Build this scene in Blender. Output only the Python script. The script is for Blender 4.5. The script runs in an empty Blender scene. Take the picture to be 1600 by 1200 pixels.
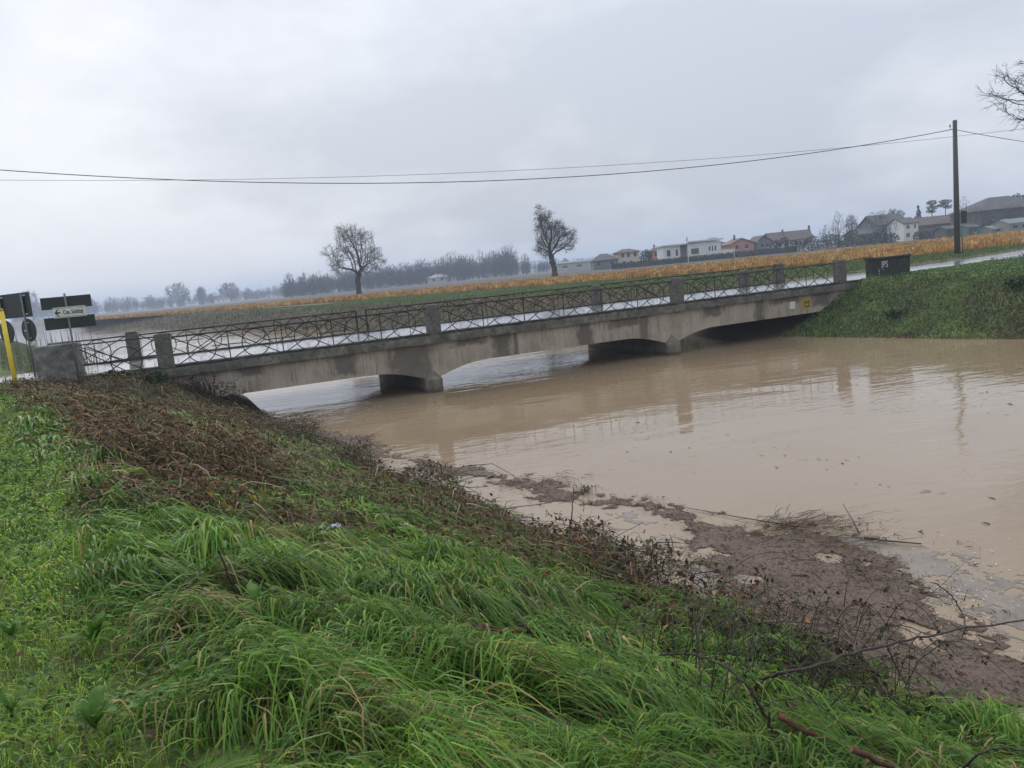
import bpy, bmesh, math, random
import numpy as np
from mathutils import Matrix, Vector

random.seed(7)
RNG = np.random.default_rng(11)
SC = bpy.context.scene
COL = SC.collection

# ------------------------------------------------------------------ camera
F = 1249.0                       # focal length in pixels of the 1600 px wide photo
ROLL = math.radians(5.53)
EYE = 1.75
PITCH = math.atan((600 - 426.0) * math.cos(ROLL) / F)
_f = np.array([0, math.cos(PITCH), -math.sin(PITCH)])
_u0 = np.array([0, math.sin(PITCH), math.cos(PITCH)])
_r0 = np.array([1.0, 0, 0])
_r = _r0 * math.cos(ROLL) - _u0 * math.sin(ROLL)
_u = _u0 * math.cos(ROLL) + _r0 * math.sin(ROLL)
CAM = np.array([0, 0, EYE])
cam = bpy.data.cameras.new('camera')
cam.sensor_width = 36.0
cam.lens = F / 1600 * 36.0
cam.clip_start = 0.05
cam.clip_end = 9000
camo = bpy.data.objects.new('camera', cam)
COL.objects.link(camo)
camo.matrix_world = Matrix(((_r[0], _u[0], -_f[0], 0), (_r[1], _u[1], -_f[1], 0),
                            (_r[2], _u[2], -_f[2], EYE), (0, 0, 0, 1)))
SC.camera = camo

# ------------------------------------------------------------------ sky, sun, exposure
SUN_EL, SUN_AZ = 38.0, -25.0     # soft light behind the cloud, ahead and to the left
w = bpy.data.worlds.new('World')
SC.world = w
w.use_nodes = True
nt = w.node_tree
for nd in list(nt.nodes):
    nt.nodes.remove(nd)
def wn(t, **k):
    nd = nt.nodes.new(t)
    for a, b in k.items():
        setattr(nd, a, b)
    return nd
sky = wn('ShaderNodeTexSky', sky_type='NISHITA', sun_disc=False)
sky.sun_elevation = math.radians(SUN_EL)
sky.sun_rotation = math.radians(SUN_AZ % 360)
sky.air_density = 1.5
sky.dust_density = 4.0
bg1 = wn('ShaderNodeBackground'); bg1.inputs[1].default_value = 0.07
nt.links.new(sky.outputs[0], bg1.inputs[0])
tc = wn('ShaderNodeTexCoord')
sx = wn('ShaderNodeSeparateXYZ'); nt.links.new(tc.outputs['Generated'], sx.inputs[0])
def wm(op, a, b=None, c=None):
    nd = wn('ShaderNodeMath', operation=op)
    for i, v in enumerate((a, b, c)):
        if v is None: continue
        if isinstance(v, (int, float)): nd.inputs[i].default_value = v
        else: nt.links.new(v, nd.inputs[i])
    return nd.outputs[0]
zc = wm('MAXIMUM', sx.outputs[2], 0.0)
dn = wm('ADD', zc, 0.34)
cx = wn('ShaderNodeCombineXYZ')
nt.links.new(wm('DIVIDE', sx.outputs[0], dn), cx.inputs[0])
nt.links.new(wm('DIVIDE', sx.outputs[1], dn), cx.inputs[1])
def wnoise(scale, detail, rough, off):
    mp = wn('ShaderNodeMapping'); mp.inputs['Location'].default_value = off
    nt.links.new(cx.outputs[0], mp.inputs[0])
    n_ = wn('ShaderNodeTexNoise'); n_.inputs['Scale'].default_value = scale
    n_.inputs['Detail'].default_value = detail; n_.inputs['Roughness'].default_value = rough
    nt.links.new(mp.outputs[0], n_.inputs['Vector'])
    return n_.outputs['Fac']
n1 = wnoise(0.42, 3, 0.45, (5.5, 6.6, 0))
n2 = wnoise(2.1, 6, 0.55, (1.2, 7.7, 0))
mixn = wm('ADD', wm('MULTIPLY', n1, 0.68), wm('MULTIPLY', n2, 0.32))
ramp = wn('ShaderNodeValToRGB')
cr = ramp.color_ramp
cr.elements[0].position = 0.37; cr.elements[0].color = (0.50, 0.545, 0.63, 1)
cr.elements[1].position = 0.64; cr.elements[1].color = (0.83, 0.87, 0.945, 1)
em = cr.elements.new(0.49); em.color = (0.715, 0.755, 0.83, 1)
nt.links.new(mixn, ramp.inputs[0])
# an overcast sky is brighter overhead than at the horizon
bright = wm('ADD', 0.93, wm('MULTIPLY', zc, 0.75))
bg2 = wn('ShaderNodeBackground')
nt.links.new(ramp.outputs[0], bg2.inputs[0])
nt.links.new(bright, bg2.inputs[1])
ms = wn('ShaderNodeMixShader'); ms.inputs[0].default_value = 0.90
nt.links.new(bg1.outputs[0], ms.inputs[1]); nt.links.new(bg2.outputs[0], ms.inputs[2])
wo = wn('ShaderNodeOutputWorld'); nt.links.new(ms.outputs[0], wo.inputs[0])

sl = bpy.data.lights.new('sun', 'SUN')
sl.energy = 1.0
sl.angle = math.radians(25)
sl.color = (1.0, 0.96, 0.9)
so = bpy.data.objects.new('sun', sl)
COL.objects.link(so)
_az, _el = math.radians(SUN_AZ), math.radians(SUN_EL)
_sd = Vector((math.sin(_az) * math.cos(_el), math.cos(_az) * math.cos(_el), math.sin(_el)))
so.rotation_euler = _sd.to_track_quat('Z', 'Y').to_euler()

SC.render.engine = 'CYCLES'
SC.view_settings.view_transform = 'Standard'
SC.view_settings.look = 'None'
SC.view_settings.gamma = 1.0
SC.view_settings.use_curve_mapping = False
SC.view_settings.exposure = 0.25
SC.cycles.use_denoising = True
SC.cycles.max_bounces = 8
SC.cycles.diffuse_bounces = 3
SC.cycles.glossy_bounces = 3
SC.cycles.transmission_bounces = 4
SC.cycles.transparent_max_bounces = 8
SC.cycles.volume_bounces = 1
SC.cycles.caustics_reflective = False
SC.cycles.caustics_refractive = False

# ------------------------------------------------------------------ pixel helpers (layout only)
def ray(x, y):
    d = _f * F + _r * (x - 800) + _u * (600 - y)
    return d / np.linalg.norm(d)
def gz(x, y, z):
    d = ray(x, y)
    return CAM + d * ((z - EYE) / d[2])
def at(x, y, Y):
    d = ray(x, y)
    return CAM + d * (Y / d[1])
def hor(x):
    return 426.0 - math.tan(ROLL) * (x - 800)
def pr(P):
    v = np.asarray(P, float) - CAM
    z = v @ _f
    z = np.where(np.abs(z) < 1e-6, 1e-6, z)
    return 800 + F * (v @ _r) / z, 600 - F * (v @ _u) / z, z

# bridge frame: s along it, t across it (away from the camera)
BA = np.array([-10.216, 24.5]); TH = 0.411; CELL = 1.633
BE = np.array([math.cos(TH), math.sin(TH)]); BN = np.array([-math.sin(TH), math.cos(TH)])
def B(s, t, z=0.0):
    return np.array([BA[0] + s * BE[0] + t * BN[0], BA[1] + s * BE[1] + t * BN[1], z])
def bst(x, y):
    return (x - BA[0]) * BE[0] + (y - BA[1]) * BE[1], (x - BA[0]) * BN[0] + (y - BA[1]) * BN[1]
# river frame: p upstream, q across
RD = np.array([-0.559, 0.829]); RQ = np.array([0.829, 0.559])
WATER = -2.1
def pq(x, y):
    return x * RD[0] + y * RD[1], x * RQ[0] + y * RQ[1]
def xy(p, q):
    return p * RD[0] + q * RQ[0], p * RD[1] + q * RQ[1]

# ------------------------------------------------------------------ value noise
_perm = np.random.default_rng(5).random((256, 256))
def vnoise(x, y):
    x = np.asarray(x, float); y = np.asarray(y, float)
    xi = np.floor(x).astype(int); yi = np.floor(y).astype(int)
    fx = x - xi; fy = y - yi
    fx = fx * fx * (3 - 2 * fx); fy = fy * fy * (3 - 2 * fy)
    a = _perm[xi % 256, yi % 256]; b = _perm[(xi + 1) % 256, yi % 256]
    c = _perm[xi % 256, (yi + 1) % 256]; d = _perm[(xi + 1) % 256, (yi + 1) % 256]
    return (a * (1 - fx) + b * fx) * (1 - fy) + (c * (1 - fx) + d * fx) * fy
def fbm(x, y, o=3):
    v = 0; a = 0.5; t = 0
    for k in range(o):
        v = v + a * vnoise(x * 2 ** k + 17.3 * k, y * 2 ** k + 9.1 * k); t += a; a *= 0.5
    return v / t
def sst(a, b, x):
    t = np.clip((x - a) / (b - a), 0, 1)
    return t * t * (3 - 2 * t)

# ------------------------------------------------------------------ terrain height
def shore_near(p):
    return np.clip(6.0 + 0.055 * p, 5.7, 7.9) + 0.5 * (fbm(p * 0.22, 3.3, 2) - 0.5)
def shore_far(p):
    return 29.2 + 1.2 * (fbm(p * 0.06, 8.8, 2) - 0.5)
def crest_off(p):
    return np.interp(p, [-50, 14, 21, 40, 400], [3.4, 3.6, 6.8, 5.6, 5.6])
def terr(x, y):
    x = np.asarray(x, float); y = np.asarray(y, float)
    p, q = pq(x, y)
    sn = shore_near(p); sf = shore_far(p); co = crest_off(p)
    c0 = 1.0
    tn = (q - c0) / (sn - c0)
    zn = np.where(tn < 0, 0.0, np.where(tn < 1, WATER * (0.75 * tn + 0.25 * tn * tn * (3 - 2 * tn)), WATER - (tn - 1) * 2.4))
    tf = (sf + co - q) / co
    zf = np.where(tf < 0, 0.0, np.where(tf < 1, WATER * (0.8 * tf + 0.2 * tf * tf * (3 - 2 * tf)), WATER - (tf - 1) * 2.2))
    z = np.maximum(np.where(q < 18, zn, zf), -3.4)
    near = np.exp(-((x * x + y * y) / 55.0 ** 2))
    z = z + near * (0.16 * (fbm(x * 0.7, y * 0.7, 3) - 0.5) + 0.05 * (vnoise(x * 3, y * 3) - 0.5)) * sst(0.0, 3.0, np.hypot(x, y))
    # road embankment at both bridge ends
    s, t = bst(x, y)
    ctr = 3.15 + np.where(s > 30, 0.0075 * np.minimum(s - 30, 25) ** 2 + np.maximum(s - 55, 0) * 0.375, 0)
    out = np.maximum(np.abs(t - ctr) - 3.75, 0)
    el = -0.17 - out * 0.5 - np.maximum(s + 1.0, 0) * 0.55
    er = -0.17 - out * 0.5 - np.maximum(28.6 - s, 0) * 0.5
    em_ = np.where(s < 13, el, er)
    z = np.maximum(z, em_)
    # keep the ground a little under the carriageway
    on = (np.abs(t - ctr) < 2.9) & ((s < -0.5) | (s > 28.5))
    z = np.where(on, np.minimum(z, -0.17), z)
    return z
def land(px, py, h=0.0):
    """first point along the ray of a photo pixel that meets the ground raised by h"""
    d = ray(px, py)
    k = np.concatenate([np.arange(1.0, 60, 0.02), np.arange(60, 400, 0.5)])
    P = CAM[None] + d[None] * k[:, None]
    g = np.maximum(terr(P[:, 0], P[:, 1]), WATER) + h
    i = np.argmax(P[:, 2] <= g)
    return P[i]

# ------------------------------------------------------------------ materials
MATS = {}
def node_mat(name, build):
    m = bpy.data.materials.new(name)
    m.use_nodes = True
    t = m.node_tree
    b = t.nodes['Principled BSDF']
    build(t, b)
    MATS[name] = m
    return m
def N(t, typ, **k):
    nd = t.nodes.new(typ)
    for a, v in k.items():
        if hasattr(nd, a) and a not in ('inputs',):
            setattr(nd, a, v)
        else:
            nd.inputs[a].default_value = v
    return nd
def L(t, a, b):
    t.links.new(a, b)
def noise(t, scale, detail=4, rough=0.55, vec=None, stretch=None):
    nd = t.nodes.new('ShaderNodeTexNoise')
    nd.inputs['Scale'].default_value = scale
    nd.inputs['Detail'].default_value = detail
    nd.inputs['Roughness'].default_value = rough
    if vec is None:
        vec = t.nodes.new('ShaderNodeTexCoord').outputs['Object']
    if stretch:
        mp = t.nodes.new('ShaderNodeMapping'); mp.inputs['Scale'].default_value = stretch
        t.links.new(vec, mp.inputs[0]); vec = mp.outputs[0]
    t.links.new(vec, nd.inputs['Vector'])
    return nd.outputs['Fac']
def crmp(t, fac, stops):
    nd = t.nodes.new('ShaderNodeValToRGB')
    r_ = nd.color_ramp
    r_.elements[0].position, r_.elements[0].color = stops[0][0], (*stops[0][1], 1)
    r_.elements[1].position, r_.elements[1].color = stops[-1][0], (*stops[-1][1], 1)
    for pz, c in stops[1:-1]:
        x_ = r_.elements.new(pz); x_.color = (*c, 1)
    t.links.new(fac, nd.inputs[0])
    return nd.outputs[0]
def mixc(t, fac, a, b, mode='MIX'):
    nd = t.nodes.new('ShaderNodeMix'); nd.data_type = 'RGBA'; nd.blend_type = mode
    for sck, v in ((nd.inputs['Factor'], fac), (nd.inputs['A'], a), (nd.inputs['B'], b)):
        if isinstance(v, (int, float)): sck.default_value = v
        elif isinstance(v, tuple): sck.default_value = (*v[:3], 1)
        else: t.links.new(v, sck)
    return nd.outputs['Result']
def mth(t, op, a, b=None, clamp=False):
    nd = t.nodes.new('ShaderNodeMath'); nd.operation = op; nd.use_clamp = clamp
    for i, v in enumerate((a, b)):
        if v is None: continue
        if isinstance(v, (int, float)): nd.inputs[i].default_value = v
        else: t.links.new(v, nd.inputs[i])
    return nd.outputs[0]
def bump(t, b, h, strength, dist=0.02):
    nd = t.nodes.new('ShaderNodeBump')
    nd.inputs['Strength'].default_value = strength; nd.inputs['Distance'].default_value = dist
    t.links.new(h, nd.inputs['Height']); t.links.new(nd.outputs[0], b.inputs['Normal'])
def simple(name, c1, c2, scale=6, rough=0.8, bmp=0.2, dist=0.01, metal=0.0, stretch=None):
    def f(t, b):
        n_ = noise(t, scale, 6, 0.65, stretch=stretch)
        L(t, crmp(t, n_, [(0.3, c1), (0.7, c2)]), b.inputs['Base Color'])
        b.inputs['Roughness'].default_value = rough
        b.inputs['Metallic'].default_value = metal
        if bmp: bump(t, b, n_, bmp, dist)
    return node_mat(name, f)
def leafy(name, transl=0.35, rough=0.45, spec=0.35):
    """thin vegetation: per-blade colour attribute, some light through the blade"""
    def f(t, b):
        at_ = t.nodes.new('ShaderNodeAttribute'); at_.attribute_name = 'col'
        L(t, at_.outputs['Color'], b.inputs['Base Color'])
        b.inputs['Roughness'].default_value = rough
        b.inputs['Specular IOR Level'].default_value = spec
        if transl > 0:
            tr = t.nodes.new('ShaderNodeBsdfTranslucent')
            L(t, at_.outputs['Color'], tr.inputs['Color'])
            mx = t.nodes.new('ShaderNodeMixShader'); mx.inputs[0].default_value = transl
            L(t, b.outputs[0], mx.inputs[1]); L(t, tr.outputs[0], mx.inputs[2])
            L(t, mx.outputs[0], t.nodes['Material Output'].inputs['Surface'])
    return node_mat(name, f)

# ------------------------------------------------------------------ object helpers
def tag(o, label=None, cat=None, group=None, kind=None):
    if label: o['label'] = label
    if cat: o['category'] = cat
    if group: o['group'] = group
    if kind: o['kind'] = kind
    return o
def empty(name, loc=(0, 0, 0), rz=0.0):
    o = bpy.data.objects.new(name, None)
    o.empty_display_size = 0.2
    o.location = loc; o.rotation_euler = (0, 0, rz)
    COL.objects.link(o)
    return o
class MB:
    def __init__(s):
        s.v = []; s.f = []
    def add(s, vs, fs):
        k = len(s.v)
        s.v += [tuple(map(float, a)) for a in vs]
        s.f += [tuple(i + k for i in f) for f in fs]
        return s
    def box(s, x0, x1, y0, y1, z0, z1):
        return s.add([(x0, y0, z0), (x1, y0, z0), (x1, y1, z0), (x0, y1, z0), (x0, y0, z1), (x1, y0, z1), (x1, y1, z1), (x0, y1, z1)],
                     [(0, 3, 2, 1), (4, 5, 6, 7), (0, 1, 5, 4), (1, 2, 6, 5), (2, 3, 7, 6), (3, 0, 4, 7)])
    def bevbox(s, x0, x1, y0, y1, z0, z1, b=0.03, jit=0.0):
        """box with chamfered, slightly irregular edges"""
        bm = bmesh.new()
        bmesh.ops.create_cube(bm, size=1.0)
        for v in bm.verts:
            v.co = ((x0 + x1) / 2 + v.co.x * (x1 - x0), (y0 + y1) / 2 + v.co.y * (y1 - y0), (z0 + z1) / 2 + v.co.z * (z1 - z0))
        bmesh.ops.bevel(bm, geom=bm.edges[:], offset=b, segments=2, affect='EDGES', profile=0.6)
        if jit:
            for v in bm.verts:
                v.co += Vector((random.uniform(-jit, jit), random.uniform(-jit, jit), random.uniform(-jit, jit)))
        bm.verts.index_update()
        s.add([v.co for v in bm.verts], [[v.index for v in f.verts] for f in bm.faces])
        bm.free()
        return s
    def prism(s, poly, y0, y1):
        """polygon in (x, z) extruded along y"""
        n_ = len(poly)
        vs = [(x, y0, z) for x, z in poly] + [(x, y1, z) for x, z in poly]
        fs = [tuple(range(n_)), tuple(range(2 * n_ - 1, n_ - 1, -1))]
        for i in range(n_):
            j = (i + 1) % n_
            fs.append((i, i + n_, j + n_, j))
        return s.add(vs, fs)
    def tube(s, pts, rad, sides=6, cap=True):
        P = [Vector(a) for a in pts]
        if not isinstance(rad, (list, tuple)): rad = [rad] * len(P)
        rings = []
        up = None
        for i, c in enumerate(P):
            d = (P[min(i + 1, len(P) - 1)] - P[max(i - 1, 0)])
            d = d.normalized() if d.length > 1e-9 else Vector((0, 0, 1))
            if up is None:
                up = d.orthogonal().normalized()
            up = (up - d * up.dot(d))
            up = up.normalized() if up.length > 1e-6 else d.orthogonal().normalized()
            sd = d.cross(up)
            rings.append([c + (up * math.cos(2 * math.pi * k / sides) + sd * math.sin(2 * math.pi * k / sides)) * rad[i] for k in range(sides)])
        vs = [v for r_ in rings for v in r_]
        fs = []
        for i in range(len(P) - 1):
            for k in range(sides):
                a = i * sides + k; b = i * sides + (k + 1) % sides
                fs.append((a, b, b + sides, a + sides))
        if cap:
            fs.append(tuple(range(sides - 1, -1, -1)))
            fs.append(tuple((len(P) - 1) * sides + k for k in range(sides)))
        return s.add(vs, fs)
    def mesh(s, name):
        me = bpy.data.meshes.new(name)
        me.from_pydata(s.v, [], s.f)
        me.update()
        return me
    def build(s, name, mat, parent=None, smooth=False, loc=None):
        me = s.mesh(name)
        if mat: me.materials.append(MATS[mat])
        if smooth:
            me.polygons.foreach_set('use_smooth', [True] * len(me.polygons))
        o = bpy.data.objects.new(name, me)
        COL.objects.link(o)
        if parent: o.parent = parent
        if loc is not None: o.location = loc
        return o
def inst(me, name, parent=None, loc=(0, 0, 0), rot=(0, 0, 0), scale=(1, 1, 1)):
    o = bpy.data.objects.new(name, me)
    COL.objects.link(o)
    o.location = loc; o.rotation_euler = rot; o.scale = scale
    if parent: o.parent = parent
    return o
def np_mesh(name, V, loops, starts, totals, cols=None, mat=None, smooth=False):
    me = bpy.data.meshes.new(name)
    me.vertices.add(len(V)); me.vertices.foreach_set('co', np.asarray(V, np.float32).ravel())
    me.loops.add(len(loops)); me.loops.foreach_set('vertex_index', np.asarray(loops, np.int32))
    me.polygons.add(len(starts)); me.polygons.foreach_set('loop_start', np.asarray(starts, np.int32))
    me.polygons.foreach_set('loop_total', np.asarray(totals, np.int32))
    if smooth: me.polygons.foreach_set('use_smooth', np.ones(len(starts), bool))
    me.update(calc_edges=True)
    me.validate()
    if cols is not None:
        ca = me.color_attributes.new('col', 'FLOAT_COLOR', 'POINT')
        c4 = np.ones((len(V), 4), np.float32); c4[:, :3] = cols
        ca.data.foreach_set('color', c4.ravel())
    if mat: me.materials.append(MATS[mat])
    return me
def np_obj(name, me, parent=None):
    o = bpy.data.objects.new(name, me)
    COL.objects.link(o)
    if parent: o.parent = parent
    return o

def blades(root, ang, Ln, H, Wd, col, nseg=4, droop=0.9, tipcol=None, lean=None):
    """ribbon blades: root Nx3, heading ang, run length Ln, arc height H, width Wd -> arrays for np_mesh"""
    n_ = len(root)
    t = np.linspace(0, 1, nseg + 1)
    dx = np.cos(ang); dy = np.sin(ang)
    # along-run fraction and height profile: quick rise, long fall
    run = t ** 1.25
    prof = np.sin(np.pi * np.clip(t * (1 - 0.28 * (1 - droop)), 0, 1) ** 0.75)
    V = np.zeros((n_, nseg * 2 + 1, 3))
    wl = np.interp(np.arange(nseg) / nseg, [0, .25, .55, .8, 1], [.75, 1, .9, .55, .2])
    tilt = RNG.normal(0, 0.5, n_)
    for k in range(nseg + 1):
        cxk = root[:, 0] + dx * Ln * run[k]
        cyk = root[:, 1] + dy * Ln * run[k]
        czk = root[:, 2] + H * (prof[k] if droop > 0 else t[k] ** 0.8)
        if lean is not None:
            czk = czk + lean * run[k] * Ln
        if k < nseg:
            hw = Wd * 0.5 * wl[k]
            ox = -dy * hw * np.cos(tilt); oy = dx * hw * np.cos(tilt); oz = hw * np.sin(tilt)
            V[:, 2 * k, 0] = cxk - ox; V[:, 2 * k, 1] = cyk - oy; V[:, 2 * k, 2] = czk - oz
            V[:, 2 * k + 1, 0] = cxk + ox; V[:, 2 * k + 1, 1] = cyk + oy; V[:, 2 * k + 1, 2] = czk + oz
        else:
            V[:, 2 * k, 0] = cxk; V[:, 2 * k, 1] = cyk; V[:, 2 * k, 2] = czk
    nv = nseg * 2 + 1
    base = (np.arange(n_) * nv)[:, None]
    quad = np.array([[2 * k, 2 * k + 1, 2 * k + 3, 2 * k + 2] for k in range(nseg - 1)]).ravel()
    tri = np.array([2 * (nseg - 1), 2 * (nseg - 1) + 1, 2 * nseg])
    pat = np.concatenate([quad, tri])
    loops = (base + pat[None]).ravel()
    tot = np.tile(np.array([4] * (nseg - 1) + [3]), n_)
    C_ = np.repeat(col[:, None, :], nv, axis=1)
    if tipcol is not None:
        f_ = np.repeat(t, 2)[:nv][None, :, None] ** 2
        C_ = C_ * (1 - f_) + tipcol[:, None, :] * f_
    return V.reshape(-1, 3), loops, tot, C_.reshape(-1, 3)
def leafquads(cen, size, col, flat=0.5, aspect=1.7, curl=0.25):
    """small folded leaves (two triangles, creased) with random attitude"""
    n_ = len(cen)
    a = RNG.uniform(0, 2 * np.pi, n_); el = RNG.normal(0, 1 - flat, n_)
    d = np.stack([np.cos(a) * np.cos(el), np.sin(a) * np.cos(el), np.sin(el)], 1)
    rnd = RNG.normal(0, 1, (n_, 3)) + np.array([0, 0, 1.5 * flat])
    sd = np.cross(d, rnd); sd /= np.linalg.norm(sd, axis=1)[:, None] + 1e-9
    up = np.cross(sd, d)
    s_ = np.asarray(size)[:, None]
    V = np.stack([cen - d * s_ * 0.5, cen + sd * s_ * 0.5 / aspect + up * s_ * curl, cen + d * s_ * 0.5, cen - sd * s_ * 0.5 / aspect + up * s_ * curl], 1)
    base = (np.arange(n_) * 4)[:, None]
    loops = (base + np.array([0, 1, 2, 0, 2, 3])[None]).ravel()
    tot = np.full(2 * n_, 3)
    return V.reshape(-1, 3), loops, tot, np.repeat(np.asarray(col)[:, None], 4, 1).reshape(-1, 3)
def merge(parts):
    Vs, Ls, Ts, Cs = [], [], [], []
    k = 0
    for V, l_, t_, c_ in parts:
        Vs.append(V); Ls.append(l_ + k); Ts.append(t_); Cs.append(c_); k += len(V)
    T = np.concatenate(Ts)
    return np.concatenate(Vs), np.concatenate(Ls), np.concatenate([[0], np.cumsum(T)[:-1]]), T, np.concatenate(Cs)
def veg(name, parts, mat, parent=None):
    V, l_, s_, t_, c_ = merge(parts)
    return np_obj(name, np_mesh(name, V, l_, s_, t_, c_, mat), parent)
def pick(n_, pal, wts):
    """random colours from a palette, slightly varied"""
    i = RNG.choice(len(pal), n_, p=np.array(wts) / np.sum(wts))
    c = np.array(pal)[i]
    return c * RNG.uniform(0.72, 1.3, (n_, 1)) * RNG.uniform(0.93, 1.07, (n_, 3))
# ------------------------------------------------------------------ materials of the place
def _ground(t, b):
    at_ = t.nodes.new('ShaderNodeAttribute'); at_.attribute_name = 'col'
    n1_ = noise(t, 0.9, 8, 0.65); n2_ = noise(t, 14, 5, 0.6)
    v = mth(t, 'ADD', mth(t, 'MULTIPLY', n1_, 0.9), mth(t, 'MULTIPLY', n2_, 0.9))
    L(t, mixc(t, 1.0, at_.outputs['Color'], crmp(t, v, [(0.45, (0.5, 0.5, 0.5)), (1.35, (1.4, 1.35, 1.25))]), 'MULTIPLY'), b.inputs['Base Color'])
    b.inputs['Roughness'].default_value = 0.95
    bump(t, b, n2_, 0.6, 0.04)
node_mat('ground', _ground)

def _water(t, b):
    geo = t.nodes.new('ShaderNodeNewGeometry').outputs['Position']
    big = noise(t, 0.16, 4, 0.5, geo)
    L(t, crmp(t, big, [(0.3, (0.255, 0.183, 0.112)), (0.7, (0.300, 0.226, 0.148))]), b.inputs['Base Color'])
    b.inputs['IOR'].default_value = 1.37
    b.inputs['Specular IOR Level'].default_value = 0.5
    b.inputs['Roughness'].default_value = 0.035
    mp = t.nodes.new('ShaderNodeMapping'); mp.inputs['Rotation'].default_value = (0, 0, math.radians(-12))
    L(t, geo, mp.inputs[0])
    w1 = noise(t, 1.0, 2, 0.45, mp.outputs[0], (0.45, 1.3, 1))
    w2 = noise(t, 3.4, 3, 0.5, mp.outputs[0], (0.6, 1.5, 1))
    w3 = noise(t, 0.22, 3, 0.5, geo)
    # rippled tongues between smooth water
    act = mth(t, 'MULTIPLY', crmp(t, w3, [(0.40, (0.12, 0.12, 0.12)), (0.62, (1, 1, 1))]), 1.0)
    h = mth(t, 'ADD', mth(t, 'MULTIPLY', w1, 0.6), mth(t, 'MULTIPLY', mth(t, 'MULTIPLY', w2, 0.5), act))
    bump(t, b, h, 0.42, 0.06)
node_mat('muddy_water', _water)

def _asphalt(t, b):
    n_ = noise(t, 1.2, 6, 0.6); f_ = noise(t, 60, 3, 0.6)
    L(t, crmp(t, n_, [(0.3, (0.10, 0.10, 0.105)), (0.7, (0.16, 0.16, 0.165))]), b.inputs['Base Color'])
    L(t, crmp(t, n_, [(0.35, (0.12, 0.12, 0.12)), (0.65, (0.30, 0.30, 0.30))]), b.inputs['Roughness'])
    b.inputs['Specular IOR Level'].default_value = 0.7
    b.inputs['Coat Weight'].default_value = 0.6
    b.inputs['Coat Roughness'].default_value = 0.12
    bump(t, b, f_, 0.12, 0.01)
node_mat('wet_asphalt', _asphalt)

STAINS = [(5.15, .55, .75), (7.45, 1.0, 1.4), (10.9, .45, 1.4), (11.45, .10, 1.6), (14.35, .42, 1.3), (14.2, .07, 1.6), (17.0, .30, 1.0), (2.2, .5, .35), (20.4, .6, .45), (22.8, .35, 1.3), (24.2, .9, .3), (26.3, .7, .6), (16.2, .9, .4), (9.6, .8, .3)]
def _girder(t, b):
    tcn = t.nodes.new('ShaderNodeTexCoord'); ob = tcn.outputs['Object']
    sp = t.nodes.new('ShaderNodeSeparateXYZ'); L(t, ob, sp.inputs[0])
    nA = noise(t, 1.1, 5, 0.6, ob); nB = noise(t, 3.2, 8, 0.7, ob, (1, 1, 0.45)); nC = noise(t, 30, 4, 0.6, ob)
    base = crmp(t, mth(t, 'ADD', mth(t, 'MULTIPLY', nA, 0.6), mth(t, 'MULTIPLY', nB, 0.4)), [(0.34, (0.225, 0.190, 0.150)), (0.62, (0.385, 0.335, 0.275))])
    wob = mth(t, 'MULTIPLY', mth(t, 'SUBTRACT', nB, 0.5), 2.6)
    tot = None
    for s0, wd, dp in STAINS:
        # damp patch hanging from the cornice: wide above, dp metres long
        ds = mth(t, 'ABSOLUTE', mth(t, 'SUBTRACT', sp.outputs[0], s0))
        fx = mth(t, 'SUBTRACT', 1.0, mth(t, 'DIVIDE', ds, wd))
        fz = mth(t, 'DIVIDE', mth(t, 'ADD', sp.outputs[2], 0.40 + dp), 0.25)
        m_ = mth(t, 'MULTIPLY', mth(t, 'ADD', mth(t, 'MINIMUM', fx, fz), wob), 2.2, True)
        tot = m_ if tot is None else mth(t, 'MAXIMUM', tot, m_)
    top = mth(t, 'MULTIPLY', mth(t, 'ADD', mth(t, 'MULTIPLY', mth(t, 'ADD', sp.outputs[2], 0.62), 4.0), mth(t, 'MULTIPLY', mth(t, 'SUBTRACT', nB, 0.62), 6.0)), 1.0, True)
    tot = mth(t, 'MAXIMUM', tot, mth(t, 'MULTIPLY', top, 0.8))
    nD = noise(t, 7, 6, 0.75, ob, (1, 1, 0.09))
    tot = mth(t, 'MAXIMUM', tot, mth(t, 'MULTIPLY', mth(t, 'SUBTRACT', nD, 0.545), 8.0, True))
    # faint shutter-board joints
    saw = mth(t, 'FRACT', mth(t, 'MULTIPLY', sp.outputs[0], 0.52))
    tot = mth(t, 'MAXIMUM', tot, mth(t, 'MULTIPLY', mth(t, 'LESS_THAN', saw, 0.012), 0.5))
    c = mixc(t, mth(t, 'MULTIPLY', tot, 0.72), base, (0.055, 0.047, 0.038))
    L(t, c, b.inputs['Base Color'])
    b.inputs['Roughness'].default_value = 0.85
    bump(t, b, mth(t, 'ADD', nC, nB), 0.25, 0.01)
node_mat('girder_concrete', _girder)
def _mossy(t, b):
    nA = noise(t, 2.2, 6, 0.65); nB = noise(t, 9, 6, 0.7); nC = noise(t, 40, 4, 0.6)
    c = crmp(t, nA, [(0.3, (0.045, 0.045, 0.035)), (0.52, (0.12, 0.115, 0.095)), (0.72, (0.20, 0.19, 0.165))])
    L(t, mixc(t, crmp(t, nB, [(0.5, (0, 0, 0)), (0.66, (1, 1, 1))]), c, (0.05, 0.062, 0.03)), b.inputs['Base Color'])
    b.inputs['Roughness'].default_value = 0.9
    bump(t, b, mth(t, 'ADD', nC, nB), 0.5, 0.02)
node_mat('mossy_concrete', _mossy)
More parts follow.
